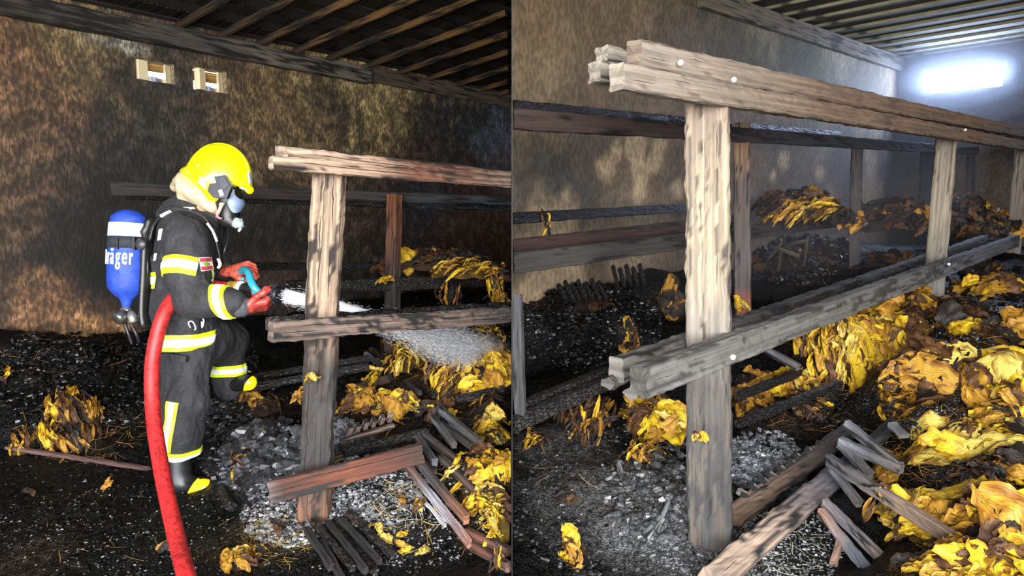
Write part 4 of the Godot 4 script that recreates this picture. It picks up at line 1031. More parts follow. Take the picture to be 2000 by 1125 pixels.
	scatter("l", "charcoal_lumps", "wet charcoal lumps and pale ash strewn round the peeling post", lumps, M.lump, [[500, 950, 520, 220, 2200, 0.004, 0.015, b1, b2], [150, 740, 170, 110, 1500, 0.01, 0.035, b1, b2], [380, 700, 130, 60, 400, 0.01, 0.04, b1, b2], [530, 890, 90, 70, 330, 0.02, 0.07, b2, C("54555a")], [520, 900, 100, 70, 500, 0.012, 0.03, g1, C("6c6d72")],
		[655, 842, 45, 24, 330, 0.012, 0.03, C("5c6068"), g2], [590, 920, 80, 50, 500, 0.01, 0.03, g1, g2], [560, 1010, 90, 60, 900, 0.006, 0.02, g1, w1], [720, 960, 120, 70, 1300, 0.006, 0.018, g1, w1], [800, 1000, 190, 110, 900, 0.005, 0.012, g1, w1], [450, 860, 70, 90, 500, 0.012, 0.035, b1, g1], [250, 1050, 260, 100, 500, 0.003, 0.008, g1, w1]])
	scatter("r", "charcoal_lumps", "charcoal lumps and grey ash strewn round the broad post", lumps, M.lump, [[1250, 980, 270, 160, 1500, 0.005, 0.018, b1, C("5c5c5c")], [1300, 960, 130, 100, 320, 0.015, 0.045, C("303030"), C("6c6c6c")], [1380, 1060, 110, 70, 900, 0.006, 0.016, g1, g2], [1490, 900, 75, 60, 900, 0.01, 0.026, g1, g2], [1540, 1070, 110, 80, 900, 0.005, 0.012, g1, w1], [1830, 810, 80, 60, 900, 0.006, 0.02, C("1c1b19"), C("3c3a36")], [1890, 930, 70, 40, 500, 0.005, 0.016, C("1c1b19"), C("3c3a36")], [1880, 620, 70, 50, 400, 0.01, 0.03, C("18120d"), C("3a2a1a")],
		[1150, 640, 150, 90, 1200, 0.01, 0.035, C("121214"), C("26262a")], [1280, 1000, 90, 90, 500, 0.008, 0.03, g1, C("6a6a6a")], [1900, 700, 120, 200, 900, 0.008, 0.024, C("1c1611"), C("42301c")], [1560, 500, 110, 60, 500, 0.02, 0.06, C("1a130e"), C("3a2616")], [1640, 790, 60, 60, 300, 0.008, 0.02, b1, b2]])
	var straws := [straw_mesh(1), straw_mesh(4)]
	scatter("l", "straw", "pale stalks and leaf fibres strewn over the wet chips", straws, M.plain, [[800, 990, 110, 50, 130, 0.02, 0.05, C("7a7258"), C("c8c0a0")], [540, 1060, 60, 50, 120, 0.02, 0.05, C("6a5220"), C("a08438")], [850, 900, 140, 200, 200, 0.02, 0.06, C("6a4a1c"), C("b89238")], [250, 1030, 240, 90, 90, 0.01, 0.04, C("4a3a20"), C("8a6a3a")], [160, 850, 140, 60, 160, 0.03, 0.07, C("4a3216"), C("a87830")], [120, 700, 120, 70, 60, 0.03, 0.08, C("4a3216"), C("8a5a2a")]], 2.6)
	scatter("r", "straw", "brown stalks and leaf fibres strewn over the heaps", straws, M.plain, [[1850, 850, 140, 240, 800, 0.02, 0.06, C("5a3a16"), C("b08030")], [1200, 900, 180, 120, 160, 0.02, 0.05, C("4a3a20"), C("8a7a5a")], [1560, 790, 120, 60, 200, 0.025, 0.06, C("5a3a16"), C("a87830")], [1540, 1080, 100, 60, 120, 0.015, 0.04, C("8a8a70"), C("b8b8a8")], [1650, 640, 130, 90, 200, 0.03, 0.07, C("5a3a16"), C("c09030")]], 2.6)

# ---------- leaves ----------
var leaf_meshes := []
func leaf_mesh(seed: int, wide: float, wrinkle: float, droop: float) -> ArrayMesh:
	var st := begin(false)
	var nx := 14
	var ny := 7
	var pts := []
	for i in nx + 1:
		var t := i / float(nx)
		var w := wide * pow(sin(PI * clampf(t * 0.94 + 0.03, 0, 1)), 0.6) * 0.5
		var row := []
		for j in ny + 1:
			var v := j / float(ny) * 2.0 - 1.0
			var y := wrinkle * (nz.get_noise_3d(t * 220.0 + seed * 91.0, v * 90.0, 3.0) + 0.75 * nz.get_noise_3d(t * 620.0 + seed * 57.0, v * 420.0, 9.0) + 0.4 * nz.get_noise_3d(t * 1300.0, v * 1000.0, seed * 17.0)) - droop * (t - 0.35) * (t - 0.35) * 1.6 + 0.14 * wide * absf(v) * (1.0 + sin(seed * 2.0))
			var edge := 1.0 + 0.3 * nz.get_noise_2d(t * 600.0 + seed * 33.0, v * 40.0)
			var x := t - 0.5
			row.append(Vector3(x, y, v * w * edge + 0.12 * sin(t * 2.6 + seed)))
		pts.append(row)
	for i in nx:
		for j in ny:
			var cs := []
			for q in [[i, j], [i + 1, j], [i + 1, j + 1], [i, j + 1]]:
				var t: float = q[0] / float(nx)
				var v: float = q[1] / float(ny) * 2.0 - 1.0
				var k := 0.5 + 0.9 * nz.get_noise_3d(t * 300.0 + seed * 71.0, v * 200.0, seed * 13.0)
				var c := Color(1, 1, 1).lerp(Color(0.3, 0.16, 0.05), clampf(smoothstep(0.45, 0.95, k + 0.3 * pow(absf(v), 3.0)), 0, 0.9))
				if absf(v) < 0.1: c = c.lerp(Color(1.0, 0.9, 0.6), 0.35)
				cs.append(c)
			quad(st, pts[i][j], pts[i][j + 1], pts[i + 1][j + 1], pts[i + 1][j], cs[0], cs[3], cs[2], cs[1], Vector2(i / float(nx), j / float(ny)), Vector2(i / float(nx), (j + 1) / float(ny)), Vector2((i + 1) / float(nx), (j + 1) / float(ny)), Vector2((i + 1) / float(nx), j / float(ny)))
	return done(st)
func draped(p: Vector3, dir: Vector3, len: float, wide: float, seed: int, ground_at: Callable, side: String) -> ArrayMesh:
	var st := begin(false)
	var nx := 18
	var ny := 10
	var sd := dir.cross(Vector3.UP)
	var grid := []
	for i in nx + 1:
		var t := i / float(nx)
		var w := wide * 0.5 * pow(sin(PI * clampf(t * 0.95 + 0.025, 0, 1)), 0.55)
		var row := []
		for j in ny + 1:
			var v := j / float(ny) * 2.0 - 1.0
			var e := 1.0 + 0.45 * nz.get_noise_2d(t * 480.0 + seed * 31.0, signf(v) * 60.0)
			var q := p + dir * (t - 0.5) * len + sd * (v * w * e + 0.1 * len * sin(t * 2.4 + seed))
			q.x = minf(q.x, -0.006) if side == "l" else maxf(q.x, 0.006)
			var k := nz.get_noise_3d(q.x * 900.0, seed * 40.0, q.z * 900.0) * 0.022 + absf(nz.get_noise_3d(q.x * 2100.0, seed * 70.0, q.z * 2100.0)) * 0.018 + absf(nz.get_noise_3d(q.x * 4600.0, seed * 20.0, q.z * 4600.0)) * 0.012 + nz.get_noise_3d(q.x * 300.0, seed * 90.0, q.z * 300.0) * 0.03
			q.y = float(ground_at.call(q.x, q.z)) + k + 0.012 * v * v
			var b := 0.5 + 0.9 * nz.get_noise_3d(t * 260.0 + seed * 71.0, v * 170.0, seed * 13.0)
			var col := Color(1, 1, 1).lerp(Color(0.28, 0.15, 0.05), clampf(smoothstep(0.5, 0.9, b + 0.26 * pow(absf(v), 3.0)), 0, 0.92))
			if absf(v) < 0.18: col = col.lerp(Color(1.0, 0.92, 0.62), 0.3)
			row.append([q, col, Vector2(t, v)])
		grid.append(row)
	for i in nx:
		for j in ny:
			var a: Array = grid[i][j]; var b: Array = grid[i][j + 1]; var d: Array = grid[i + 1][j + 1]; var e: Array = grid[i + 1][j]
			quad(st, a[0], e[0], d[0], b[0], a[1], e[1], d[1], b[1], a[2], e[2], d[2], b[2])
	return done(st)
func pick(p: String) -> Material:
	var r := rng.randf()
	match p:
		"yellow": return M.leaf_yellow if r < 0.38 else (M.leaf_pale if r < 0.52 else (M.leaf_gold if r < 0.78 else (M.leaf_brown if r < 0.93 else M.leaf_dark)))
		"pale": return M.leaf_pale if r < 0.6 else M.leaf_yellow
		"gold": return M.leaf_gold if r < 0.42 else (M.leaf_yellow if r < 0.55 else (M.leaf_brown if r < 0.85 else M.leaf_dark))
		"brown": return M.leaf_brown if r < 0.42 else (M.leaf_gold if r < 0.56 else (M.leaf_dark if r < 0.97 else M.leaf_yellow))
		"dark": return M.leaf_dark if r < 0.6 else M.leaf_brown
	return M.leaf_gold
# a clump of wilted leaves: [px, py, rx, ry] on the ground of a bay, or with a fifth number, at that distance (on a shelf or a rail)
func clump(side: String, at: Array, n: int, size: float, palette: String, label: String, o := {}) -> Node3D:
	var c: Vector3
	var rx: float
	var rz: float
	var shelf := at.size() > 4
	if shelf:
		c = P(at[0], at[1], at[4])
		rx = at[2] / F * at[4]
		rz = float(o.get("deep", rx * 0.6))
	else:
		c = hit(at[0], at[1], side)
		var d := (c - EYE).dot(-cam_basis.z)
		rx = at[2] / F * d
		rz = clampf(hit(at[0], at[1] - at[3], side).distance_to(hit(at[0], at[1] + at[3], side)) * 0.5, 0.03, 0.6)
	var fw := Vector3(c.x - EYE.x, 0, c.z - EYE.z).normalized()
	var rt := fw.cross(Vector3.UP)
	if not shelf and o.has("deep"): rz = o.deep
	var hh: float = float(o.get("high", minf(rx, rz) * 0.45)) * (0.8 if shelf else (0.62 if side == "l" or o.has("dir") else 0.4))
	if side == "l" or shelf: size *= 0.85
	else: n = int(n * (0.6 if int(o.get("kind", 0)) == 0 else 0.9)) if n > 16 else n
	var kind: int = o.get("kind", 0)            # 0 leaves, 1 shreds
	var hang: float = o.get("hang", 0.0)
	var t := thing(o.get("called", "leaf_clump"), label, "tobacco leaves", c, o.get("group", ""))
	var top := func(a: float, b: float) -> Vector3:
		var p := c + rt * a * rx + fw * b * rz
		if not shelf: p.y = height(side, p.x, p.z)
		p.y += hh * maxf(0.0, 1.0 - a * a - b * b) + 0.25 * hh * nz.get_noise_2d(p.x * 400.0, p.z * 400.0) - (0.0 if not shelf else hh)
		return p
	if n > 7 and not o.get("bare", false):
		var st := begin(false)
		var rings := 7
		var sp := 26
		var tones := {"yellow": ["2e200c", "9a7018"], "pale": ["4a3a16", "b09030"], "gold": ["22160a", "7a5216"], "brown": ["1a110a", "4e3212"], "dark": ["191310", "3a2614"]}
		var ca := C(tones[palette][0])
		var cb := C(tones[palette][1])
		var grid := []
		for i in rings + 1:
			var row := []
			for k in sp:
				var an := TAU * k / sp
				var r := i / float(rings) * (0.82 + 0.25 * nz.get_noise_2d(cos(an) * 90.0 + c.x * 900.0, sin(an) * 90.0))
				var p: Vector3 = top.call(r * cos(an), r * sin(an))
				p.x = minf(p.x, -0.008) if side == "l" else maxf(p.x, 0.008)
				p.y += hh * 0.3 * nz.get_noise_2d(p.x * 1300.0, p.z * 1300.0) - (0.03 if i == rings else 0.0)
				row.append([p, ca.lerp(cb, clampf(0.5 + nz.get_noise_3d(p.x * 900.0, p.y * 900.0, p.z * 900.0) * 1.3, 0, 1))])
			grid.append(row)
		for i in rings:
			for k in sp:
				var a: Array = grid[i][k]; var b: Array = grid[i][(k + 1) % sp]; var d: Array = grid[i + 1][(k + 1) % sp]; var e: Array = grid[i + 1][k]
				quad(st, a[0], e[0], d[0], b[0], a[1], e[1], d[1], b[1], Vector2(k / 4.0, i / 3.0), Vector2(k / 4.0, (i + 1) / 3.0), Vector2((k + 1) / 4.0, (i + 1) / 3.0), Vector2((k + 1) / 4.0, i / 3.0))
		part("leaf_mass", done(st), M.mass, t).set_meta("kind", "stuff")
	for i in n:
		var an := rng.randf() * TAU
		var r := sqrt(rng.randf()) * 0.95
		var a := r * cos(an)
		var b := r * sin(an)
		var p: Vector3 = top.call(a, b)
		var out := (rt * a + fw * b * 0.8).normalized() if r > 0.2 else rt
		var dir: Vector3
		if o.has("dir"): dir = ((o.dir as Vector3) + Vector3(rng.randf_range(-1, 1), rng.randf_range(-0.4, 0.3), rng.randf_range(-1, 1)) * float(o.get("loose", 0.5))).normalized()
		else: dir = (out * rng.randf_range(0.2, 1.0) + Vector3(rng.randf_range(-1, 1), 0, rng.randf_range(-1, 1)) * 0.9 + Vector3.DOWN * (hang + 0.45 * r)).normalized()
		var up := (Vector3(rng.randf_range(-0.45, 0.45), 1.0, rng.randf_range(-0.45, 0.45)) + out * r * 0.6 + (EYE - p).normalized() * float(o.get("face", 0.3))).normalized()
		var sd := dir.cross(up)
		if sd.length() < 0.1: sd = rt
		sd = sd.normalized()
		up = sd.cross(dir).normalized()
		var s := size * rng.randf_range(0.6, 1.25)
		if kind == 0 and not shelf and not o.get("bare", false) and rng.randf() < (0.9 if n < 9 else 0.65):
			# a wet leaf lying flat, draped over what is under it
			var flat_dir := Vector3(dir.x, 0, dir.z).normalized()
			var me := draped(p, flat_dir, s * 1.1, s * rng.randf_range(0.42, 0.72), rng.randi() % 900, func(x: float, z: float) -> float:
				var q := Vector3(x - c.x, 0, z - c.z)
				var a2: float = q.dot(rt) / rx
				var b2: float = q.dot(fw) / rz
				return height(side, x, z) + hh * maxf(0.0, 1.0 - a2 * a2 - b2 * b2) + 0.008 + 0.02 * i / n, side)
			var lm := MeshInstance3D.new()
			lm.name = "leaf"
			lm.mesh = me
			lm.material_override = pick(palette)
			t.add_child(lm, true)
			lm.position = -c
			continue
		var li: int = rng.randi() % 6 + (6 if kind == 1 else 0)
		var m := MeshInstance3D.new()
		m.name = "leaf"
		m.mesh = leaf_meshes[li]
		m.material_override = pick(palette)
		t.add_child(m, true)
		var lim := s * 0.5 * absf(dir.x) + s * 0.3 * absf(sd.x) + s * 0.2 * absf(up.x) + 0.01
		if side == "l": p.x = minf(p.x, -lim)
		else: p.x = maxf(p.x, lim)
		m.transform = Transform3D(Basis(dir * s, up * s, sd * s), p - c + Vector3.UP * (0.012 + 0.02 * rng.randf()) + up * 0.01)
	return t

func leaves() -> void:
	for i in 6: leaf_meshes.append(leaf_mesh(i + 1, 0.4 + 0.05 * i, 0.12, 0.2 + 0.08 * (i % 3)))
	for i in 6: leaf_meshes.append(leaf_mesh(i + 21, 0.08 + 0.02 * i, 0.14, 0.35 + 0.2 * (i % 3)))
	M.mass = mat(0.6, M.leaf_gold.albedo_texture, Vector3(1, 1, 1), M.leaf_gold.heightmap_texture, 1.5)
	var dn := Vector3(0.25, -0.75, 0.5)
	# left bay
	clump("l", [150, 838, 52, 45], 90, 0.27, "gold", "shaggy golden bundle of leaves spilling down the black heap left of the hose", {"kind": 1, "dir": Vector3(0.5, -0.55, 0.6), "loose": 0.45, "high": 0.14})
	clump("l", [45, 880, 26, 14], 14, 0.16, "gold", "stringy brown leaf tuft hanging over the thin lath by the picture's left edge", {"kind": 1, "dir": dn, "loose": 0.4, "high": 0.05})
	clump("l", [5, 740, 12, 18], 6, 0.16, "gold", "small orange leaf tuft on the black heap at the left edge", {"kind": 1})
	clump("l", [795, 712, 55, 30], 70, 0.17, "yellow", "shaggy yellow leaf clump left of the water spray, hanging in ragged strips", {"kind": 1, "hang": 0.5, "high": 0.16, "face": 0.7})
	clump("l", [748, 690, 10, 20], 10, 0.15, "gold", "narrow golden tuft climbing the rear post", {"kind": 1})
	clump("l", [730, 745, 15, 20], 9, 0.14, "pale", "small pale yellow clump alone beside the dark wood block", {"high": 0.09})
	clump("l", [872, 745, 40, 36], 60, 0.2, "yellow", "bright yellow leaf sheet hanging in a fringe right of the shaggy clump", {"kind": 1, "dir": Vector3(-0.35, -0.8, 0.5), "loose": 0.35, "high": 0.2, "face": 0.8})
	clump("l", [948, 755, 48, 34], 50, 0.22, "yellow", "broad bright yellow leaf clump below the mist, nearest the partition", {"high": 0.18, "face": 0.8})
	clump("l", [950, 678, 42, 24], 40, 0.2, "yellow", "yellow leaf clump struck by the water jet", {"kind": 1, "high": 0.14, "face": 0.6})
	clump("l", [985, 712, 22, 18], 14, 0.2, "gold", "golden leaves between the struck clump and the broad bright one", {"high": 0.1})
	clump("l", [705, 798, 32, 18], 34, 0.17, "gold", "orange leaf clump behind the white ash", {"high": 0.12, "face": 0.6})
	clump("l", [775, 792, 42, 11], 22, 0.17, "yellow", "low strip of yellow leaves right of the orange clump", {"high": 0.05})
	clump("l", [850, 815, 30, 12], 18, 0.13, "brown", "brown leaf scraps above the fan of sticks", {"high": 0.05})
	clump("l", [958, 815, 38, 28], 60, 0.1, "brown", "tangled straw-brown clump above the yellow leaves at the stick ends", {"kind": 1, "high": 0.12})
	clump("l", [966, 866, 30, 26], 22, 0.2, "yellow", "folded yellow leaves just below the straw-brown clump", {"high": 0.1, "face": 0.7})
	clump("l", [955, 918, 38, 18], 18, 0.18, "yellow", "yellow leaves lying over the long brown sticks", {"high": 0.05, "face": 0.6})
	clump("l", [948, 985, 34, 20], 18, 0.15, "yellow", "yellow leaf clump under the long brown sticks' right ends", {"high": 0.05})
	clump("l", [982, 1025, 26, 40], 30, 0.15, "pale", "pale shredded leaves low beside the partition", {"kind": 1, "high": 0.08})
	clump("l", [975, 1098, 6, 22, 2.55], 5, 0.16, "yellow", "single long yellow leaf shred nearest the camera by the partition", {"kind": 1, "dir": Vector3(0.1, -1, 0.1), "loose": 0.1, "deep": 0.03})
	clump("l", [887, 915, 16, 20], 5, 0.2, "pale", "pale leaf with its bare stalk stuck on the brown sticks", {"kind": 1, "dir": Vector3(0.5, 0.5, -0.2), "loose": 0.3, "bare": true})
	clump("l", [490, 776, 20, 12], 12, 0.13, "gold", "golden leaf tuft on the heap below the firefighter's far boot", {"high": 0.06})
	clump("l", [520, 800, 36, 18], 16, 0.12, "brown", "brown leaf scraps right of the golden tuft under the far boot", {"kind": 1, "high": 0.05})
	clump("l", [470, 905, 22, 18], 9, 0.14, "gold", "curled golden shreds on the charcoal left of the post's foot", {"kind": 1, "bare": true})
	clump("l", [610, 748, 12, 9, 3.2], 7, 0.06, "yellow", "small yellow leaf stuck to the peeling post", {"face": 1.5, "deep": 0.02, "high": 0.01})
	clump("l", [592, 780, 12, 16, 3.42], 7, 0.1, "gold", "orange leaves showing behind the peeling post's left edge", {"deep": 0.03})
	clump("l", [472, 1106, 24, 12], 9, 0.14, "yellow", "crumpled yellow leaf in the bottom foreground on the wet chips", {"high": 0.04, "face": 0.8})
	for q in [[785, 1066, "yellow", "bright yellow leaf scrap on the dark floor right of the black stick bunch"], [735, 1044, "pale", "pale leaf scrap just above the black stick bunch"], [752, 1060, "pale", "pale leaf scrap touching the black stick bunch's right side"], [825, 1095, "pale", "pale leaf scrap in the foreground below the bright yellow one"], [820, 998, "yellow", "small yellow leaf scrap behind the whitened stick"], [500, 1082, "gold", "golden leaf scrap in the foreground behind the crumpled yellow leaf"], [780, 985, "gold", "golden leaf scrap on the pale chips under the red-brown board's right end"], [860, 1008, "pale", "pale leaf scrap beside the dark bowed stick"], [540, 1045, "gold", "golden leaf scrap left of the black stick bunch"], [795, 1088, "pale", "pale crumbs of leaf nearest the lower black floor patch"], [60, 968, "brown", "brown leaf scrap alone on the wet floor far left"], [215, 950, "gold", "golden leaf scrap on the wet floor left of the red hose"], [330, 1075, "brown", "brown leaf scrap on the floor beside the red hose"]]:
		clump("l", [q[0], q[1], 8, 6], 3, 0.08, q[2], q[3], {"bare": true, "group": "leaf scraps on the wet chips", "called": "leaf_scrap", "face": 0.9})
	clump("l", [905, 520, 72, 16, 5.25], 45, 0.2, "yellow", "long heap of yellow leaves lying on the rear rack's shelf", {"high": 0.07, "face": 0.8, "deep": 0.3, "kind": 1, "dir": Vector3(-0.8, -0.2, 0.4), "loose": 0.5})
	clump("l", [850, 500, 120, 12, 5.9], 60, 0.25, "brown", "scorched brown leaves piled behind the yellow heap on the shelf", {"high": 0.16, "deep": 0.4})
	clump("l", [988, 536, 14, 12, 5.3], 10, 0.2, "gold", "orange leaf tuft on the shelf beside the partition", {"deep": 0.1})
	clump("l", [962, 566, 6, 25, 5.2], 7, 0.34, "gold", "golden leaf strip hanging below the rear shelf", {"kind": 1, "dir": Vector3(0, -1, 0.05), "loose": 0.08, "deep": 0.03, "bare": true})
	clump("l", [985, 572, 8, 20, 5.2], 6, 0.25, "gold", "brown leaf strips hanging below the shelf next to the partition", {"kind": 1, "dir": Vector3(0, -1, 0.05), "loose": 0.15, "deep": 0.03, "bare": true})
	clump("l", [885, 576, 30, 25, 5.35], 10, 0.22, "brown", "thin charred leaf stalks hanging under the middle of the shelf", {"kind": 1, "dir": Vector3(0, -1, 0), "loose": 0.5, "bare": true})
	clump("l", [760, 553, 20, 8, 5.15], 6, 0.12, "yellow", "yellow scraps caught on the rear rail left of the long heap", {"bare": true, "deep": 0.04})
	clump("l", [950, 630, 50, 14], 30, 0.2, "brown", "brown leaves on the heap just below the lower rail", {"high": 0.1})
	clump("l", [820, 668, 12, 5], 4, 0.14, "yellow", "lone yellow leaf on the black heap under the water spray", {"bare": true, "face": 0.9})
	# right bay
	clump("r", [1612, 672, 55, 52], 190, 0.24, "yellow", "big yellow leaf bundle hanging in a ragged fringe under the lower rails", {"kind": 1, "dir": Vector3(-0.15, -0.8, 0.55), "loose": 0.35, "high": 0.22, "face": 0.7})
	clump("r", [1705, 668, 66, 40], 80, 0.28, "yellow", "broad crumpled yellow leaves right of the fringed bundle", {"high": 0.2, "face": 0.7})
	clump("r", [1690, 612, 66, 22], 50, 0.3, "gold", "golden leaves heaped behind the yellow ones under the lower rails", {"high": 0.15, "face": 0.6})
	clump("r", [1778, 640, 24, 45], 40, 0.24, "brown", "brown curled leaves left of the second post", {"high": 0.15})
	clump("r", [1785, 588, 22, 18], 16, 0.26, "gold", "golden tuft beside the second post just under the rail", {"high": 0.14})
	clump("r", [1795, 718, 58, 32], 44, 0.28, "gold", "golden leaf mound round the second post's foot", {"high": 0.18, "face": 0.6})
	clump("r", [1755, 795, 48, 34], 60, 0.17, "brown", "brown shredded leaves on the left slope of the dark heap", {"kind": 1, "high": 0.12})
	clump("r", [1862, 705, 40, 20], 6, 0.36, "yellow", "bright yellow leaf right of the second post's foot", {"high": 0.1, "face": 0.8})
	clump("r", [1895, 650, 42, 24], 22, 0.28, "yellow", "yellow leaf clump halfway up the right-hand heap", {"high": 0.16, "face": 0.7})
	clump("r", [1960, 655, 34, 24], 18, 0.28, "gold", "golden leaves near the right edge above the great spread leaf", {"high": 0.14})
	clump("r", [1950, 722, 46, 28], 6, 0.42, "pale", "great pale spread leaf with dark holes at the right edge", {"high": 0.1, "face": 0.9})
	clump("r", [1918, 772, 14, 30], 6, 0.26, "yellow", "twisted yellow leaf curling down the right side of the dark heap", {"dir": Vector3(0.15, -0.5, 0.8), "loose": 0.3, "high": 0.08, "face": 0.8})
	clump("r", [1985, 765, 16, 12], 4, 0.26, "yellow", "folded yellow leaf at the right edge below the great spread leaf", {"high": 0.06, "face": 0.8})
	clump("r", [1795, 885, 30, 10], 4, 0.3, "yellow", "bright yellow leaf stretched right of the stick pile", {"high": 0.06, "face": 1.0})
	clump("r", [1870, 893, 40, 10], 5, 0.32, "pale", "long pale leaf stretched right of the bright one", {"high": 0.06, "face": 1.0})
	clump("r", [1905, 850, 24, 16], 7, 0.2, "gold", "small golden leaves on the dark heap's lower edge", {"high": 0.06})
	clump("r", [1958, 830, 34, 50], 30, 0.25, "yellow", "yellow leaf mass beside the thin sticks at the right edge", {"high": 0.12, "face": 0.7})
	clump("r", [1988, 935, 14, 20], 6, 0.24, "gold", "golden leaves low at the right edge", {"high": 0.08})
	clump("r", [1875, 988, 28, 10], 3, 0.34, "yellow", "big smooth yellow leaf above the long stout stick's end", {"high": 0.05, "face": 1.0})
	clump("r", [1905, 930, 60, 18], 30, 0.14, "dark", "charred leaf fibres between the two rows of yellow leaves", {"kind": 1, "high": 0.06})
	clump("r", [1970, 1025, 28, 34], 7, 0.34, "yellow", "wide yellow leaves in the bottom right corner's upper part", {"high": 0.08, "face": 0.9})
	clump("r", [1905, 1030, 34, 18], 14, 0.2, "gold", "golden leaves around the long stout stick's end", {"high": 0.07})
	clump("r", [1855, 1095, 54, 30], 34, 0.2, "yellow", "yellow leaf pile in the foreground below the long stout stick", {"high": 0.08, "face": 0.8})
	clump("r", [1960, 1108, 36, 18], 14, 0.22, "yellow", "yellow leaf pile filling the bottom right corner", {"high": 0.08, "face": 0.8})
	clump("r", [1748, 1010, 20, 26], 12, 0.17, "pale", "ruffled pale leaf hanging from under the long stout stick", {"dir": Vector3(0.1, -0.9, 0.4), "loose": 0.25, "face": 0.9})
	clump("r", [1795, 1045, 24, 22], 12, 0.17, "yellow", "yellow leaves right of the ruffled pale one", {"high": 0.06, "face": 0.7})
	clump("r", [1714, 962, 14, 14, 3.05], 6, 0.16, "yellow", "yellow leaf sprig with a dry stalk stuck on the long stout stick", {"face": 1.0, "deep": 0.04, "bare": true, "high": 0.02})
	clump("r", [1698, 1005, 5, 24, 3.05], 3, 0.2, "gold", "dry stalk hanging down from the sprig on the long stout stick", {"kind": 1, "dir": Vector3(-0.3, -0.9, 0.2), "loose": 0.1, "deep": 0.02, "bare": true})
	clump("r", [1735, 930, 18, 26], 14, 0.16, "gold", "brown-gold leaf curled beside the stick pile's right ends", {"high": 0.06})
	clump("r", [1940, 560, 56, 36], 40, 0.3, "gold", "golden leaf heap rising towards the third post", {"high": 0.2, "face": 0.5})
	clump("r", [1910, 530, 26, 16], 16, 0.3, "gold", "rounded golden leaves left of the third post", {"high": 0.15, "face": 0.7})
	clump("r", [1880, 620, 50, 24], 40, 0.22, "brown", "brown leaves on the heap between second and third posts", {"high": 0.12})
	clump("r", [1140, 832, 54, 34], 90, 0.22, "brown", "fan of scorched brown and golden leaves left of the lower rails' ends", {"kind": 1, "dir": Vector3(-0.3, -0.5, 0.6), "loose": 0.5, "high": 0.14, "face": 0.6})
	clump("r", [1130, 812, 22, 18], 14, 0.2, "yellow", "bright yellow streak on top of the scorched fan", {"kind": 1, "dir": Vector3(-0.5, -0.4, 0.6), "loose": 0.3, "high": 0.16, "face": 0.8})
	clump("r", [1288, 818, 56, 42], 80, 0.22, "yellow", "yellow leaf clump under the lower rails' ends left of the broad post", {"high": 0.14, "face": 0.8})
	clump("r", [1258, 890, 34, 14], 20, 0.15, "gold", "golden shreds on the ash below the yellow clump", {"kind": 1, "high": 0.05})
	clump("r", [1045, 868, 28, 12], 12, 0.13, "gold", "small curled leaf scraps near the partition on the soot slope", {"kind": 1, "bare": true})
	clump("r", [1112, 1092, 12, 24], 10, 0.12, "gold", "small orange-brown leaf alone in the bottom left of the ash bay", {"dir": Vector3(0.3, -0.4, 0.6), "loose": 0.2, "face": 0.8})
	clump("r", [1110, 985, 16, 10], 7, 0.1, "brown", "brown scrap on the dark ash slope above the lone orange leaf", {"bare": true})
	clump("r", [1366, 862, 14, 14, 2.9], 6, 0.07, "yellow", "small yellow leaf stuck on the broad post", {"face": 2.0, "deep": 0.02, "high": 0.01, "bare": true})
	clump("r", [1470, 790, 32, 44], 40, 0.22, "gold", "golden leaves just right of the broad post under the rails", {"high": 0.12, "face": 0.7})
	clump("r", [1545, 752, 60, 16], 30, 0.2, "yellow", "strip of yellow leaves beyond the black burnt beams", {"high": 0.07, "face": 0.7})
	clump("r", [1580, 805, 40, 26], 40, 0.16, "brown", "brown and orange shreds left of the black hollow", {"kind": 1, "high": 0.08})
	clump("r", [1160, 602, 36, 9], 24, 0.2, "brown", "orange-scorched leaves on the burnt heap under the charred stick ends", {"high": 0.08, "face": 0.6})
	clump("r", [1308, 603, 28, 9], 20, 0.2, "brown", "orange-scorched leaves on the burnt heap next to the broad post", {"high": 0.08, "face": 0.6})
	clump("r", [1228, 668, 9, 12], 8, 0.15, "brown", "small orange leaf knot low on the burnt heap", {"high": 0.05})
	clump("r", [1578, 402, 60, 20, 6.2], 60, 0.34, "yellow", "bright yellow leaf heap lying on the rear shelf", {"kind": 1, "dir": Vector3(-0.8, -0.15, 0.4), "loose": 0.45, "high": 0.12, "deep": 0.4, "face": 0.8})
	clump("r", [1560, 385, 90, 20, 6.8], 80, 0.26, "brown", "dark scorched leaves piled behind the bright heap on the rear shelf", {"high": 0.2, "deep": 0.5})
	clump("r", [1630, 412, 40, 18, 6.5], 40, 0.18, "dark", "black ashy end of the leaf pile on the rear shelf", {"high": 0.16, "deep": 0.3})
	clump("r", [1660, 432, 18, 12, 6.6], 14, 0.24, "gold", "golden leaf tuft drooping over the rear shelf's corner", {"dir": Vector3(-0.5, -0.7, 0.4), "loose": 0.4, "deep": 0.12, "face": 0.7})
	clump("r", [1740, 400, 66, 24, 7.6], 80, 0.3, "brown", "brown leaf pile on the shelf between the rear posts", {"high": 0.22, "deep": 0.5, "face": 0.5})
	clump("r", [1730, 425, 60, 14, 7.3], 40, 0.22, "dark", "blackened front of the leaf pile between the rear posts", {"high": 0.16, "deep": 0.3})
	clump("r", [1890, 400, 55, 34, 8.4], 80, 0.34, "brown", "brown leaf pile on the shelf right of the second post", {"high": 0.3, "deep": 0.6, "face": 0.5})
	clump("r", [1900, 440, 50, 16, 7.9], 40, 0.24, "dark", "black ashy front of the leaf pile right of the second post", {"high": 0.16, "deep": 0.3})
	clump("r", [1972, 425, 34, 26, 8.2], 50, 0.3, "gold", "fuzzy golden leaves on the shelf beside the third post", {"high": 0.2, "deep": 0.4, "face": 0.6})
	clump("r", [1535, 520, 80, 46], 90, 0.3, "dark", "dark brown leaf heap under the rear shelf", {"high": 0.25, "deep": 0.3, "face": 0.3})
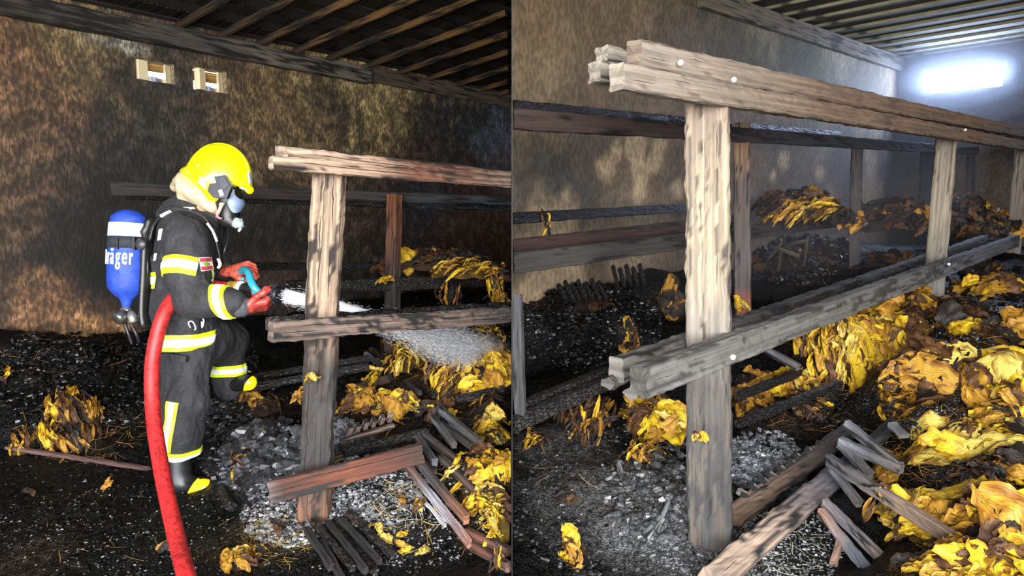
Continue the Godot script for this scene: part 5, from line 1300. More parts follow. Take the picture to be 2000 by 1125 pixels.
	clump("r", [1720, 520, 60, 20], 40, 0.3, "dark", "charred leaves in the shade beneath the far shelf", {"high": 0.2, "deep": 0.2})
	clump("r", [1068, 450, 3, 12, 4.55], 4, 0.26, "gold", "thin golden leaf strip hanging from the black wall rail", {"kind": 1, "dir": Vector3(0.02, -1, 0.05), "loose": 0.06, "deep": 0.02, "bare": true})
	clump("r", [1446, 598, 14, 6, 5.2], 6, 0.16, "pale", "small pale leaf scrap at the reddish foot of the sooty rack's post", {"bare": true, "deep": 0.04})

# ---------- soft shapes: distances to tapered capsules on a grid, joined smoothly and skinned ----------
class Field:
	var o: Vector3
	var c: float
	var nx: int
	var ny: int
	var nzz: int
	var a: PackedFloat32Array
	var k := 42.0
	func _init(lo: Vector3, hi: Vector3, cell: float, soft := 42.0) -> void:
		o = lo
		c = cell
		k = soft
		nx = int((hi.x - lo.x) / cell) + 2
		ny = int((hi.y - lo.y) / cell) + 2
		nzz = int((hi.z - lo.z) / cell) + 2
		a = PackedFloat32Array()
		a.resize(nx * ny * nzz)
	# axis/squash: the shape is made thinner (squash < 1) or wider along that axis
	func cap(p: Vector3, q: Vector3, rp: float, rq: float, axis := Vector3.ZERO, squash := 1.0) -> void:
		var m := maxf(rp, rq) * maxf(1.0, squash) + 0.17 * (20.0 / k) + 2.0 * c
		var lo := Vector3(minf(p.x, q.x), minf(p.y, q.y), minf(p.z, q.z)) - Vector3.ONE * m
		var hi := Vector3(maxf(p.x, q.x), maxf(p.y, q.y), maxf(p.z, q.z)) + Vector3.ONE * m
		var i0 := maxi(0, int((lo.x - o.x) / c)); var i1 := mini(nx - 1, int((hi.x - o.x) / c) + 1)
		var j0 := maxi(0, int((lo.y - o.y) / c)); var j1 := mini(ny - 1, int((hi.y - o.y) / c) + 1)
		var l0 := maxi(0, int((lo.z - o.z) / c)); var l1 := mini(nzz - 1, int((hi.z - o.z) / c) + 1)
		var g := 1.0 / squash - 1.0
		var sq := squash != 1.0
		var d := q - p
		if sq: d += axis * d.dot(axis) * g
		var dd := maxf(d.length_squared(), 1e-9)
		var mul := minf(1.0, squash)
		for l in range(l0, l1 + 1):
			for j in range(j0, j1 + 1):
				var at := (l * ny + j) * nx
				for i in range(i0, i1 + 1):
					var v := o + Vector3(i, j, l) * c - p
					if sq: v += axis * v.dot(axis) * g
					var t := clampf(v.dot(d) / dd, 0.0, 1.0)
					var ds := ((v - d * t).length() - lerpf(rp, rq, t)) * mul
					if ds < 0.25: a[at + i] += exp(-k * ds)
	func settle() -> void:
		for i in a.size(): a[i] = 1.0 if a[i] < 1e-12 else -log(a[i]) / k
	func ruffle(n: FastNoiseLite, amp: float, f: Vector3, reach := 0.05) -> void:
		for l in nzz:
			for j in ny:
				for i in nx:
					var at := (l * ny + j) * nx + i
					if absf(a[at]) < reach:
						var p := o + Vector3(i, j, l) * c
						a[at] -= amp * n.get_noise_3d(p.x * f.x, p.y * f.y, p.z * f.z)
	func cut(p: Vector3, n: Vector3) -> void:      # keeps what lies behind the plane
		for l in nzz:
			for j in ny:
				for i in nx:
					var at := (l * ny + j) * nx + i
					a[at] = maxf(a[at], (o + Vector3(i, j, l) * c - p).dot(n))
	func at(p: Vector3) -> float:
		var v := (p - o) / c
		var i := clampi(int(v.x), 0, nx - 2); var j := clampi(int(v.y), 0, ny - 2); var l := clampi(int(v.z), 0, nzz - 2)
		var f := v - Vector3(i, j, l)
		var b := (l * ny + j) * nx + i
		var s := nx * ny
		return lerpf(lerpf(lerpf(a[b], a[b + 1], f.x), lerpf(a[b + nx], a[b + nx + 1], f.x), f.y), lerpf(lerpf(a[b + s], a[b + s + 1], f.x), lerpf(a[b + s + nx], a[b + s + nx + 1], f.x), f.y), f.z)
	func skin(tone: Callable) -> ArrayMesh:
		var s := nx * ny
		var off := [0, 1, nx, nx + 1, s, s + 1, s + nx, s + nx + 1]
		var es := [[0, 1], [2, 3], [4, 5], [6, 7], [0, 2], [1, 3], [4, 6], [5, 7], [0, 4], [1, 5], [2, 6], [3, 7]]
		var cor := []
		for q in 8: cor.append(Vector3(q & 1, (q >> 1) & 1, q >> 2))
		var idx := PackedInt32Array()
		idx.resize(a.size())
		idx.fill(-1)
		var vs := PackedVector3Array(); var ns := PackedVector3Array(); var cs := PackedColorArray(); var ix := PackedInt32Array()
		for l in nzz - 1:
			for j in ny - 1:
				for i in nx - 1:
					var b := (l * ny + j) * nx + i
					var v0 := a[b]
					if v0 > 2.2 * c or v0 < -2.2 * c: continue
					var inside := 0
					for q in 8:
						if a[b + off[q]] < 0.0: inside += 1
					if inside == 0 or inside == 8: continue
					var sum := Vector3.ZERO
					var n := 0
					for e in es:
						var p: float = a[b + off[e[0]]]
						var q: float = a[b + off[e[1]]]
						if (p < 0.0) != (q < 0.0):
							sum += (cor[e[0]] as Vector3).lerp(cor[e[1]], p / (p - q))
							n += 1
					var g := Vector3(a[b + 1] - a[b] + a[b + 1 + nx + s] - a[b + nx + s], a[b + nx] - a[b] + a[b + 1 + nx + s] - a[b + 1 + s], a[b + s] - a[b] + a[b + 1 + nx + s] - a[b + 1 + nx])
					idx[b] = vs.size()
					var w := o + (Vector3(i, j, l) + sum / n) * c
					vs.append(w)
					ns.append(g.normalized())
					cs.append(tone.call(w))
		for l in range(1, nzz - 1):
			for j in range(1, ny - 1):
				for i in range(1, nx - 1):
					var b := (l * ny + j) * nx + i
					if idx[b] < 0 and idx[b - 1] < 0 and idx[b - nx] < 0 and idx[b - s] < 0: continue
					var p := a[b] < 0.0
					if p != (a[b + 1] < 0.0): face(ix, idx[b], idx[b - nx], idx[b - nx - s], idx[b - s], p)
					if p != (a[b + nx] < 0.0): face(ix, idx[b], idx[b - s], idx[b - s - 1], idx[b - 1], p)
					if p != (a[b + s] < 0.0): face(ix, idx[b], idx[b - 1], idx[b - 1 - nx], idx[b - nx], p)
		var arr := []
		arr.resize(Mesh.ARRAY_MAX)
		arr[Mesh.ARRAY_VERTEX] = vs; arr[Mesh.ARRAY_NORMAL] = ns; arr[Mesh.ARRAY_COLOR] = cs; arr[Mesh.ARRAY_INDEX] = ix
		var me := ArrayMesh.new()
		me.add_surface_from_arrays(Mesh.PRIMITIVE_TRIANGLES, arr)
		return me
	func face(ix: PackedInt32Array, p: int, q: int, r: int, t: int, way: bool) -> void:
		if p < 0 or q < 0 or r < 0 or t < 0: return
		if not way: ix.append_array([p, q, r, p, r, t])
		else: ix.append_array([p, r, q, p, t, r])
func flat_tone(c: Color, vary := 0.12) -> Callable:
	return func(p: Vector3) -> Color:
		var k := 1.0 + vary * 2.0 * nz.get_noise_3d(p.x * 260.0, p.y * 260.0, p.z * 260.0)
		return Color(c.r * k, c.g * k, c.b * k)
# a strip of tape laid on the skin of f: round the axis through c, between two angles, from -hw to hw along the axis
func tape(f: Field, c: Vector3, axis: Vector3, hw: float, lift: float, col: Color, from := 0.0, to := TAU, ref := Vector3.RIGHT, most := 0.4) -> ArrayMesh:
	var st := begin(false)
	axis = axis.normalized()
	var x := (ref - axis * ref.dot(axis)).normalized()
	var y := axis.cross(x)
	var n := maxi(6, int(56 * (to - from) / TAU))
	var rows := maxi(3, int(hw * 2.0 / 0.012))
	var grid := []
	for j in rows + 1:
		var row := []
		var h := lerpf(-hw, hw, j / float(rows))
		for i in n + 1:
			var an := lerpf(from, to, i / float(n))
			var d := x * cos(an) + y * sin(an)
			var r := 0.02
			var last := f.at(c + axis * h + d * r)
			while r < most:
				var v := f.at(c + axis * h + d * (r + 0.008))
				if v > 0.0:
					if last < 0.0: r += 0.008 * last / (last - v)
					break
				last = v
				r += 0.008
			row.append([c + axis * h + d * (r + lift), c + axis * h + d * (r - 0.01)])
		grid.append(row)
	for j in rows:
		for i in n:
			var p: Array = grid[j][i]; var q: Array = grid[j][i + 1]; var r: Array = grid[j + 1][i + 1]; var s: Array = grid[j + 1][i]
			quad(st, p[0], q[0], r[0], s[0], col, col, col, col, Vector2(0, 0), Vector2(1, 0), Vector2(1, 1), Vector2(0, 1))
	st.set_smooth_group(-1)
	for i in n:
		quad(st, grid[0][i + 1][0], grid[0][i][0], grid[0][i][1], grid[0][i + 1][1], col, col, col, col)
		quad(st, grid[rows][i][0], grid[rows][i + 1][0], grid[rows][i + 1][1], grid[rows][i][1], col, col, col, col)
	return done(st)
func band(f: Field, c: Vector3, axis: Vector3, hw: float, parent: Node, from := 0.0, to := TAU, ref := Vector3.RIGHT, most := 0.4) -> void:
	part("fluorescent_band", tape(f, c, axis, hw, 0.006, C("e2ff1e"), from, to, ref, most), M.tape, parent)
	part("reflective_band", tape(f, c, axis, hw * 0.46, 0.010, C("f4f6f4"), from, to, ref, most), M.tape, parent)
# a gloved hand: palm from wrist towards dir, back of the hand facing up_; bend in radians for the three joints of each finger
func hand(wrist: Vector3, dir: Vector3, back: Vector3, thumb_side: float, bend: float, thumb_bend: float, col: Color, big := 1.0) -> ArrayMesh:
	var f := Field.new(wrist - Vector3.ONE * 0.2, wrist + Vector3.ONE * 0.2, 0.004, 330.0)
	dir = dir.normalized()
	back = (back - dir * back.dot(dir)).normalized()
	var side := dir.cross(back) * thumb_side
	var w := func(x: float, y: float, z: float) -> Vector3: return wrist + (dir * x + side * y + back * z) * big
	f.cap(w.call(-0.03, 0, 0), w.call(0.02, 0, 0), 0.034 * big, 0.034 * big, back, 0.8)
	for k in 4:
		var y := 0.030 - 0.020 * k
		f.cap(w.call(0.015, y * 0.7, 0), w.call(0.09, y, 0), 0.019 * big, 0.0155 * big)
	for k in 4:
		var y := 0.032 - 0.0215 * k
		var len: Array = [[0.043, 0.027, 0.022], [0.048, 0.031, 0.023], [0.044, 0.029, 0.022], [0.034, 0.022, 0.02]][k]
		var p: Vector3 = w.call(0.09, y, 0.002)
		var an := bend * (0.55 + 0.06 * k)
		var spread := 0.06 - 0.04 * k
		for s in 3:
			var d := dir * cos(an) - back * sin(an) + side * spread
			var q: Vector3 = p + d.normalized() * len[s] * big
			f.cap(p, q, (0.0125 - 0.001 * s) * big, (0.0118 - 0.001 * s) * big)
			p = q
			an += bend * (0.9 + 0.05 * k)
	var tp: Vector3 = w.call(0.02, 0.026, -0.004)
	var t1: Vector3 = w.call(0.055, 0.058, -0.012 - 0.01 * thumb_bend)
	var t2: Vector3 = t1 + (dir * 0.8 + side * (0.5 - 0.6 * thumb_bend) - back * 0.5 * thumb_bend).normalized() * 0.036 * big
	var t3: Vector3 = t2 + (dir * 0.9 + side * (0.2 - 0.8 * thumb_bend) - back * 0.7 * thumb_bend).normalized() * 0.03 * big
	f.cap(tp, t1, 0.019 * big, 0.015 * big)
	f.cap(t1, t2, 0.0145 * big, 0.013 * big)
	f.cap(t2, t3, 0.013 * big, 0.011 * big)
	f.settle()
	f.ruffle(nz, 0.003, Vector3(700, 700, 700), 0.02)
	return f.skin(flat_tone(col, 0.25))
func prism(px: Array, d0: float, th: float, col: Color) -> ArrayMesh:
	var st := begin()
	slab_px(st, px, d0, th, col)
	return done(st)

func firefighter() -> void:
	M.tape = mat(0.5)
	M.tape.rim_enabled = false
	var fw := Vector3(1, 0, 0)
	var near := Vector3(0, 0, 1)
	var t := thing("person", "firefighter in black turnout gear and yellow helmet standing aslant, holding a hose nozzle level", "person", Vector3(P(350, 955, 3.7).x, 0, P(350, 955, 3.7).z))
	# the body itself: one continuous figure from the head to the feet, under the clothing
	var lo := Vector3(P(270, 300, 3.7).x, -0.02, P(380, 500, 4.45).z - 0.12)
	var hi := Vector3(P(530, 300, 3.7).x, 1.95, P(380, 500, 3.3).z)
	var hc := P(430, 352, 3.74)
	var sk := flat_tone(C("c08468"), 0.06)
	var b := Field.new(lo, hi, 0.017, 60.0)
	b.cap(P(416, 352, 3.74), P(434, 375, 3.74), 0.085, 0.07)
	b.cap(P(434, 390, 3.74), P(444, 425, 3.74), 0.06, 0.042)
	b.cap(P(452, 398, 3.74), P(457, 408, 3.74), 0.014, 0.016)        # nose, inside the mask
	b.cap(P(415, 385, 3.75), P(385, 425, 3.77), 0.06, 0.07)
	b.cap(P(370, 440, 3.77), P(360, 560, 3.77), 0.13, 0.135)
	b.cap(P(360, 560, 3.77), P(362, 650, 3.77), 0.12, 0.11)
	b.cap(P(366, 455, 3.6), P(376, 580, 3.5), 0.06, 0.05)
	b.cap(P(376, 582, 3.5), P(470, 598, 3.52), 0.05, 0.03)
	b.cap(P(398, 450, 3.92), P(418, 525, 3.98), 0.06, 0.05)
	b.cap(P(418, 525, 3.98), P(455, 530, 3.86), 0.05, 0.03)
	b.cap(P(362, 660, 3.71), P(358, 790, 3.68), 0.09, 0.07)
	b.cap(P(358, 790, 3.66), P(348, 925, 3.69), 0.065, 0.04)
	b.cap(P(395, 665, 3.86), P(448, 668, 4.15), 0.1, 0.07)
	b.cap(P(448, 668, 4.15), P(448, 740, 4.25), 0.065, 0.04)
	b.cap(P(348, 940, 3.69), P(392, 950, 3.67), 0.036, 0.028)
	b.cap(P(450, 745, 4.25), P(482, 748, 4.18), 0.036, 0.028)
	b.settle()
	part("body", b.skin(sk), M.plain, t)
	# face: brow, lips and ear of the near side, mostly under mask and helmet
	# trousers
	var cl := flat_tone(C("2c2c30"), 0.3)
	var f := Field.new(lo, Vector3(hi.x, 1.05, hi.z), 0.0115, 46.0)
	f.cap(P(362, 655, 3.74), P(364, 690, 3.72), 0.13, 0.125)
	f.cap(P(364, 690, 3.72), P(361, 780, 3.69), 0.128, 0.108)
	f.cap(P(361, 780, 3.66), P(353, 840, 3.67), 0.108, 0.096)
	f.cap(P(353, 840, 3.66), P(348, 920, 3.68), 0.096, 0.085)
	f.cap(P(385, 655, 3.82), P(400, 660, 3.9), 0.13, 0.13)
	f.cap(P(400, 660, 3.9), P(446, 668, 4.15), 0.125, 0.11)
	f.cap(P(446, 668, 4.15), P(449, 730, 4.25), 0.1, 0.083)
	f.cap(P(449, 730, 4.25), P(450, 755, 4.25), 0.083, 0.08)
	f.settle()
	f.ruffle(nz, 0.02, Vector3(420, 220, 420), 0.04)
	f.ruffle(nz, 0.013, Vector3(950, 560, 950), 0.03)
	f.cut(P(348, 902, 3.6), Vector3(0.03, -1, 0))
	var legs := part("trousers", f.skin(cl), M.cloth, t)
	band(f, P(347, 888, 3.67), Vector3(0.06, 1, 0), 0.036, legs, 0.0, TAU, Vector3.RIGHT, 0.16)
	band(f, P(449, 722, 4.24), Vector3(-0.05, 1, -0.1), 0.034, legs, 0.0, TAU, Vector3.RIGHT, 0.14)
	var stripe := (P(350, 775, 3.6) - P(332, 876, 3.6)).normalized()
	var mid := P(348, 826, 3.67)
	part("fluorescent_band", tape(f, mid, stripe, 0.135, 0.006, C("e2ff1e"), 4.52, 5.02, Vector3.RIGHT, 0.2), M.tape, legs)
	part("reflective_band", tape(f, mid, stripe, 0.135, 0.010, C("f4f6f4"), 4.65, 4.89, Vector3.RIGHT, 0.2), M.tape, legs)
	var pk := begin()
	slab_px(pk, [[325, 690], [363, 696], [362, 708], [326, 702]], 3.555, 0.03, C("2a2a2e"))
	part("pocket_flap", done(pk), M.cloth, legs)
	# boots
	for s in 2:
		var fc := P(370, 930, 3.68) if s == 0 else P(465, 742, 4.21)
		var bf := Field.new(fc - Vector3(0.2, 0.17, 0.18), fc + Vector3(0.2, 0.2, 0.18), 0.009, 70.0)
		if s == 0:
			bf.cap(P(348, 895, 3.69), P(349, 938, 3.69), 0.066, 0.064)
			bf.cap(P(346, 945, 3.7), P(392, 951, 3.66), 0.05, 0.042)
			bf.cap(P(392, 951, 3.66), P(400, 953, 3.655), 0.043, 0.04)
		else:
			bf.cap(P(449, 735, 4.25), P(452, 748, 4.24), 0.07, 0.06)
			bf.cap(P(455, 748, 4.23), P(484, 747, 4.16), 0.05, 0.042)
		bf.settle()
		var boot := part("boot", bf.skin(flat_tone(C("1a1a1b"), 0.2)), M.rubber, t)
		var tf := Field.new(fc - Vector3(0.2, 0.17, 0.18), fc + Vector3(0.2, 0.2, 0.18), 0.006, 90.0)
		if s == 0:
			tf.cap(P(380, 950, 3.66), P(401, 953, 3.65), 0.053, 0.048)
			tf.settle()
			tf.cut(P(372, 950, 3.6), Vector3(-0.9, 0.55, 0))
		else:
			tf.cap(P(470, 749, 4.19), P(486, 747, 4.155), 0.053, 0.048)
			tf.settle()
			tf.cut(P(478, 748, 4.1), Vector3(-0.85, 0.5, -0.1))
		part("toe_cap", tf.skin(flat_tone(C("f0d410"), 0.15)), M.gloss, boot)
	# jacket
	f = Field.new(Vector3(lo.x, 0.6, lo.z), Vector3(hi.x, 1.7, hi.z), 0.0115, 46.0)
	f.cap(P(360, 450, 3.77), P(362, 500, 3.77), 0.128, 0.148, near, 1.2)
	f.cap(P(362, 500, 3.77), P(362, 600, 3.76), 0.15, 0.15, near, 1.12)
	f.cap(P(362, 600, 3.755), P(360, 705, 3.74), 0.148, 0.152, near, 1.38)
	f.cap(P(362, 412, 3.76), P(408, 425, 3.76), 0.088, 0.062)
	f.cap(P(345, 425, 3.77), P(372, 420, 3.76), 0.085, 0.09)
	f.cap(P(362, 440, 3.72), P(366, 462, 3.6), 0.1, 0.098)
	f.cap(P(366, 462, 3.6), P(366, 530, 3.53), 0.1, 0.096)
	f.cap(P(366, 530, 3.53), P(378, 585, 3.5), 0.095, 0.085)
	f.cap(P(380, 588, 3.5), P(442, 594, 3.5), 0.084, 0.066)
	f.cap(P(442, 594, 3.5), P(462, 596, 3.51), 0.055, 0.05)
	f.cap(P(395, 445, 3.88), P(400, 455, 3.94), 0.1, 0.1)
	f.cap(P(400, 455, 3.94), P(420, 525, 3.98), 0.095, 0.075)
	f.cap(P(420, 525, 3.98), P(440, 530, 3.9), 0.07, 0.052)
	f.settle()
	f.ruffle(nz, 0.024, Vector3(330, 260, 330), 0.04)
	f.ruffle(nz, 0.014, Vector3(850, 560, 850), 0.03)
	f.cut(P(360, 686, 3.6), Vector3(0.05, -1, 0))
	var coat := part("jacket", f.skin(cl), M.cloth, t)
	var hem := Vector3(0.06, 1, 0.0)
	band(f, P(361, 656, 3.755), hem, 0.042, coat, 0.0, TAU, Vector3.RIGHT, 0.26)
	var up_arm := (P(366, 462, 3.6) - P(366, 540, 3.53)).normalized()
	band(f, P(366, 530, 3.53), (up_arm + Vector3(0.22, 0, 0)).normalized(), 0.048, coat, 0.3, TAU - 0.75, Vector3.RIGHT, 0.15)
	band(f, P(436, 593, 3.5), (P(442, 594, 3.5) - P(380, 588, 3.5)).normalized() + Vector3(0, 0.3, 0), 0.036, coat, 0.0, TAU, Vector3.UP, 0.12)
	band(f, P(340, 540, 3.76), Vector3(-0.16, 1, 0.0), 0.042, coat, PI - 0.9, PI + 1.35, Vector3.RIGHT, 0.3)
	# collar and storm flap
	var cst := begin(false)
	tube(cst, spline([P(340, 408, 3.62), P(375, 412, 3.6), P(408, 428, 3.66), P(424, 442, 3.74)], 16), [0.03, 0.034, 0.03, 0.02], 10, C("2a2a2d"), 0.6)
	part("collar", done(cst), M.cloth, coat)
	# sleeve patch: a small flag, red white red with a green lozenge
	var im := Image.create(96, 80, false, Image.FORMAT_RGB8)
	im.fill(Color("e8e4e0"))
	im.fill_rect(Rect2i(4, 4, 88, 23), Color("b8324a"))
	im.fill_rect(Rect2i(4, 53, 88, 23), Color("b8324a"))
	for yy in range(18, 64):
		for xx in range(18, 80):
			var q := absf(xx - 49) / 30.0 + absf(yy - 40 - (xx - 49) * 0.12) / 21.0
			if q < 1.0: im.set_pixel(xx, yy, Color("6fae3a") if q > 0.55 else (Color("d8d070") if (xx + yy) % 5 < 2 else Color("4c7a30")))
	var pm := StandardMaterial3D.new()
	pm.albedo_texture = ImageTexture.create_from_image(im)
	pm.roughness = 0.8
	var ps := begin(false)
	var pg := [[388, 503], [413, 502], [418, 527], [393, 530]]
	var pp := []
	for q in pg:
		var d := 3.35
		while d < 3.75 and f.at(P(q[0], q[1], d)) > 0.0: d += 0.004
		pp.append(d)
	var flat: float = (pp[0] + pp[3]) * 0.5
	for k in 6:
		for m in 6:
			var qs := []
			for e in [[k, m], [k, m + 1], [k + 1, m + 1], [k + 1, m]]:
				var u: float = e[0] / 6.0
				var v: float = e[1] / 6.0
				var px: float = lerpf(lerpf(388, 413, u), lerpf(393, 418, u), v)
				var py: float = lerpf(lerpf(503, 502, u), lerpf(530, 527, u), v)
				var d := 3.3
				while d < 3.8 and f.at(P(px, py, d)) > 0.0: d += 0.003
				qs.append([P(px, py, minf(d, flat + 0.12) - 0.006), Vector2(u, v)])
			quad(ps, qs[0][0], qs[1][0], qs[2][0], qs[3][0], Color.WHITE, Color.WHITE, Color.WHITE, Color.WHITE, qs[0][1], qs[1][1], qs[2][1], qs[3][1])
	part("sleeve_patch", done(ps), pm, coat, "small red and white flag patch with a green lozenge")
	for q in [[[310, 448], [317, 446], [314, 468], [307, 470]], [[301, 496], [306, 494], [304, 508], [299, 510]]]:
		var d := 3.4
		while d < 3.9 and f.at(P(q[0][0] + 4, q[0][1] + 10, d)) > 0.0: d += 0.004
		part("back_tab", prism(q, d - 0.012, 0.02, C("b8b8b8")), M.tape, coat)
	# hood and nape cloth
	var hf := Field.new(P(320, 430, 3.74) - Vector3(0.02, 0.02, 0.24), P(435, 325, 3.74) + Vector3(0.02, 0.02, 0.24), 0.007, 70.0)
	hf.cap(P(372, 352, 3.74), P(345, 362, 3.74), 0.05, 0.02, near, 1.9)
	hf.cap(P(372, 356, 3.74), P(375, 384, 3.74), 0.05, 0.045, near, 2.0)
	hf.cap(P(385, 370, 3.74), P(408, 402, 3.74), 0.055, 0.034, near, 2.0)
	hf.cap(P(398, 385, 3.74), P(420, 406, 3.74), 0.05, 0.03, near, 1.9)
	hf.settle()
	hf.ruffle(nz, 0.022, Vector3(420, 420, 160), 0.05)
	hf.ruffle(nz, 0.006, Vector3(1400, 700, 700), 0.03)
	part("nape_cloth", hf.skin(flat_tone(C("b9ad8e"), 0.2)), M.foil, t, "crumpled cream neck cloth")
	# helmet
	var hm := Field.new(P(428, 345, 3.74) - Vector3(0.23, 0.2, 0.18), P(428, 345, 3.74) + Vector3(0.23, 0.22, 0.18), 0.0055, 60.0)
	var s0 := 3.74 / F
	for l in hm.nzz:
		for j in hm.ny:
			for i in hm.nx:
				var p := hm.o + Vector3(i, j, l) * hm.c
				var v := cam_basis.inverse() * (p - EYE)
				var dz := v.z + 3.74
				var px := 1000.0 + v.x / s0
				var py := 562.5 - v.y / s0
				var x := (px - 427.0) * s0
				var y := (345.0 - py) * s0
				var q := Vector3(x / 0.166, y / 0.175, dz / 0.128)
				var ell := (q.length() - 1.0) * 0.145
				var q2 := Vector3((x - 0.004) / 0.173, y / 0.182, dz / 0.135)
				var ridge := maxf((q2.length() - 1.0) * 0.15, absf(dz) - 0.017)
				var below := maxf((335.0 + (px - 365.0) * 0.292 - py) * -s0, -1.0) * 0.96
				below = (py - (335.0 + (px - 365.0) * 0.292)) * s0 * 0.96
				var flap := maxf(maxf((py - 396.0) * s0, ((px - 385.0) * -0.86 + (py - 352.0) * 0.5) * s0), ((px - 470.0) * 0.83 + (py - 358.0) * 0.56) * s0)
				var d := maxf(minf(ell, ridge), minf(below, flap))
				hm.a[(l * hm.ny + j) * hm.nx + i] = d
	for q in hm.a.size(): hm.a[q] = exp(-hm.k * clampf(hm.a[q], -0.3, 0.3))
	hm.cap(P(364, 334, 3.63), P(360, 337, 3.74), 0.009, 0.01)
	hm.cap(P(360, 337, 3.74), P(364, 334, 3.85), 0.01, 0.009)
	hm.cap(P(366, 338, 3.64), P(388, 352, 3.615), 0.008, 0.008)
	hm.cap(P(470, 358, 3.63), P(488, 371, 3.69), 0.009, 0.009)
	hm.cap(P(488, 371, 3.69), P(489, 371, 3.79), 0.009, 0.009)
	hm.settle()
	var hel := part("helmet", hm.skin(flat_tone(C("f2e500"), 0.05)), M.gloss, t)
	var zd := 3.596
	part("ear_cover", prism([[418, 345], [440, 341], [453, 361], [443, 387], [416, 386], [405, 373], [409, 359], [422, 357]], zd - 0.022, 0.03, C("22242e")), M.gloss, hel, "dark faceted cover at the side of the helmet")
	part("ear_cover", prism([[424, 349], [438, 345], [448, 361], [436, 372]], zd - 0.03, 0.02, C("2e313c")), M.gloss, hel)
	part("label_plate", prism([[426, 372], [433, 370], [437, 381], [430, 384]], zd - 0.027, 0.006, C("d8dcd8")), M.plain, hel)
	part("label_plate", prism([[384, 322], [393, 320], [395, 329], [386, 331]], 3.622, 0.02, C("f0e8a0")), M.plain, hel)
	part("reflective_patch", prism([[382, 352], [391, 343], [402, 357], [401, 370]], 3.606, 0.02, C("e8e4d4")), M.tape, hel)
	part("reflective_patch", prism([[483, 338], [486, 336], [489, 356], [486, 358]], 3.70, 0.03, C("aab8d0")), M.tape, hel)
	var vf := begin(false)
	tube(vf, spline([P(468, 366, 3.64), P(478, 370, 3.66), P(487, 375, 3.72), P(489, 376, 3.77), P(480, 371, 3.83)], 14), 0.013, 8, C("b8d0f0"), 0.4)
	part("visor", done(vf), M.glassy, hel, "folded clear visor under the brim")
	# breathing mask
	var mk := Field.new(P(446, 412, 3.74) - Vector3(0.11, 0.14, 0.13), P(446, 412, 3.74) + Vector3(0.12, 0.13, 0.13), 0.006, 90.0)
	mk.cap(P(444, 372, 3.74), P(446, 388, 3.74), 0.066, 0.067, near, 1.15)
	mk.cap(P(446, 388, 3.74), P(448, 425, 3.74), 0.066, 0.052, near, 1.15)
	mk.cap(P(440, 432, 3.72), P(462, 440, 3.72), 0.028, 0.024)
	mk.settle()
	var mask := part("breathing_mask", mk.skin(flat_tone(C("17181a"), 0.1)), M.rubber, t)
	var lens := Field.new(P(460, 396, 3.74) - Vector3(0.07, 0.09, 0.12), P(460, 396, 3.74) + Vector3(0.07, 0.09, 0.12), 0.0055, 120.0)
	lens.cap(P(458, 374, 3.74), P(462, 398, 3.74), 0.028, 0.03, near, 2.5)
	lens.cap(P(461, 398, 3.74), P(460, 412, 3.74), 0.03, 0.022, near, 2.3)
	lens.settle()
	lens.cut(P(451, 396, 3.74), Vector3(-1, 0.05, 0))
	part("face_lens", lens.skin(flat_tone(C("8ea2c8"), 0.12)), M.glassy, mask, "pale blue curved face lens")
	var rg := begin(false)
	lathe(rg, P(458, 434, 3.68), P(474, 440, 3.68) - P(458, 434, 3.68), [[0.0, 0.0], [0.0, 0.028], [0.02, 0.03], [0.03, 0.022], [0.045, 0.02], [0.05, 0.0]], 20, C("8a9a98"))
	part("regulator", done(rg), M.gloss, mask)
	var rs := begin(false)
	tube(rs, [P(470, 428, 3.69), P(474, 440, 3.69), P(466, 452, 3.69)], 0.008, 8, C("a8b4b8"))
	part("regulator_clip", done(rs), M.gloss, mask)
	var sp := begin(false)
	tube(sp, spline([P(434, 396, 3.625), P(430, 408, 3.64), P(425, 420, 3.67)], 8), [0.016, 0.017, 0.012], 10, C("d8c8b4"), 0.35)
	part("mask_strap", done(sp), M.cloth, mask, "pale strap hanging at the cheek")
	var ck := begin(false)
	tube(ck, spline([P(424, 422, 3.66), P(428, 426, 3.65), P(433, 426, 3.66)], 6), [0.008, 0.011, 0.006], 8, C("c4707a"))
	part("valve_tab", done(ck), M.gloss, mask)
	var hs := begin(false)
	tube(hs, spline([P(447, 446, 3.72), P(445, 470, 3.68), P(438, 492, 3.66), P(436, 515, 3.72)], 20), 0.007, 8, C("1c1c1e"))
	part("air_hose", done(hs), M.rubber, mask)
	# shoulder straps with white sleeves
	var sts := [[[P(292, 470, 3.66), P(300, 440, 3.66), P(318, 420, 3.64), P(350, 410, 3.63), P(378, 410, 3.62)], 0.017, "1e1e20"], [[P(316, 422, 3.628), P(335, 413, 3.622), P(356, 408, 3.618), P(378, 408, 3.605)], 0.02, "d8d8d8"], [[P(378, 410, 3.62), P(400, 424, 3.62), P(416, 450, 3.64), P(428, 490, 3.66), P(433, 520, 3.68)], 0.013, "1a1a1c"], [[P(405, 436, 3.61), P(416, 452, 3.62), P(424, 472, 3.63)], 0.013, "dcdcdc"], [[P(426, 505, 3.65), P(430, 516, 3.65), P(426, 524, 3.65)], 0.012, "c8c8c8"]]
	for q in sts:
		var s2 := begin(false)
		tube(s2, spline(q[0], 20), q[1], 10, C(q[2]), 0.5)
		part("shoulder_strap", done(s2), M.tape, coat)
	# hip bits: carabiners and a pull tab
	for q in [[[372, 640], [368, 630], [376, 628], [382, 640], [380, 645]], [[394, 628], [395, 640], [398, 628], [396, 622]]]:
		var pts := []
		for v in q: pts.append(P(v[0], v[1], 3.555))
		var s2 := begin(false)
		tube(s2, spline(pts, 16), 0.004, 6, C("b0b0b0"))
		part("clip", done(s2), M.gloss, coat)
	# gloves
	var g1 := begin(false)
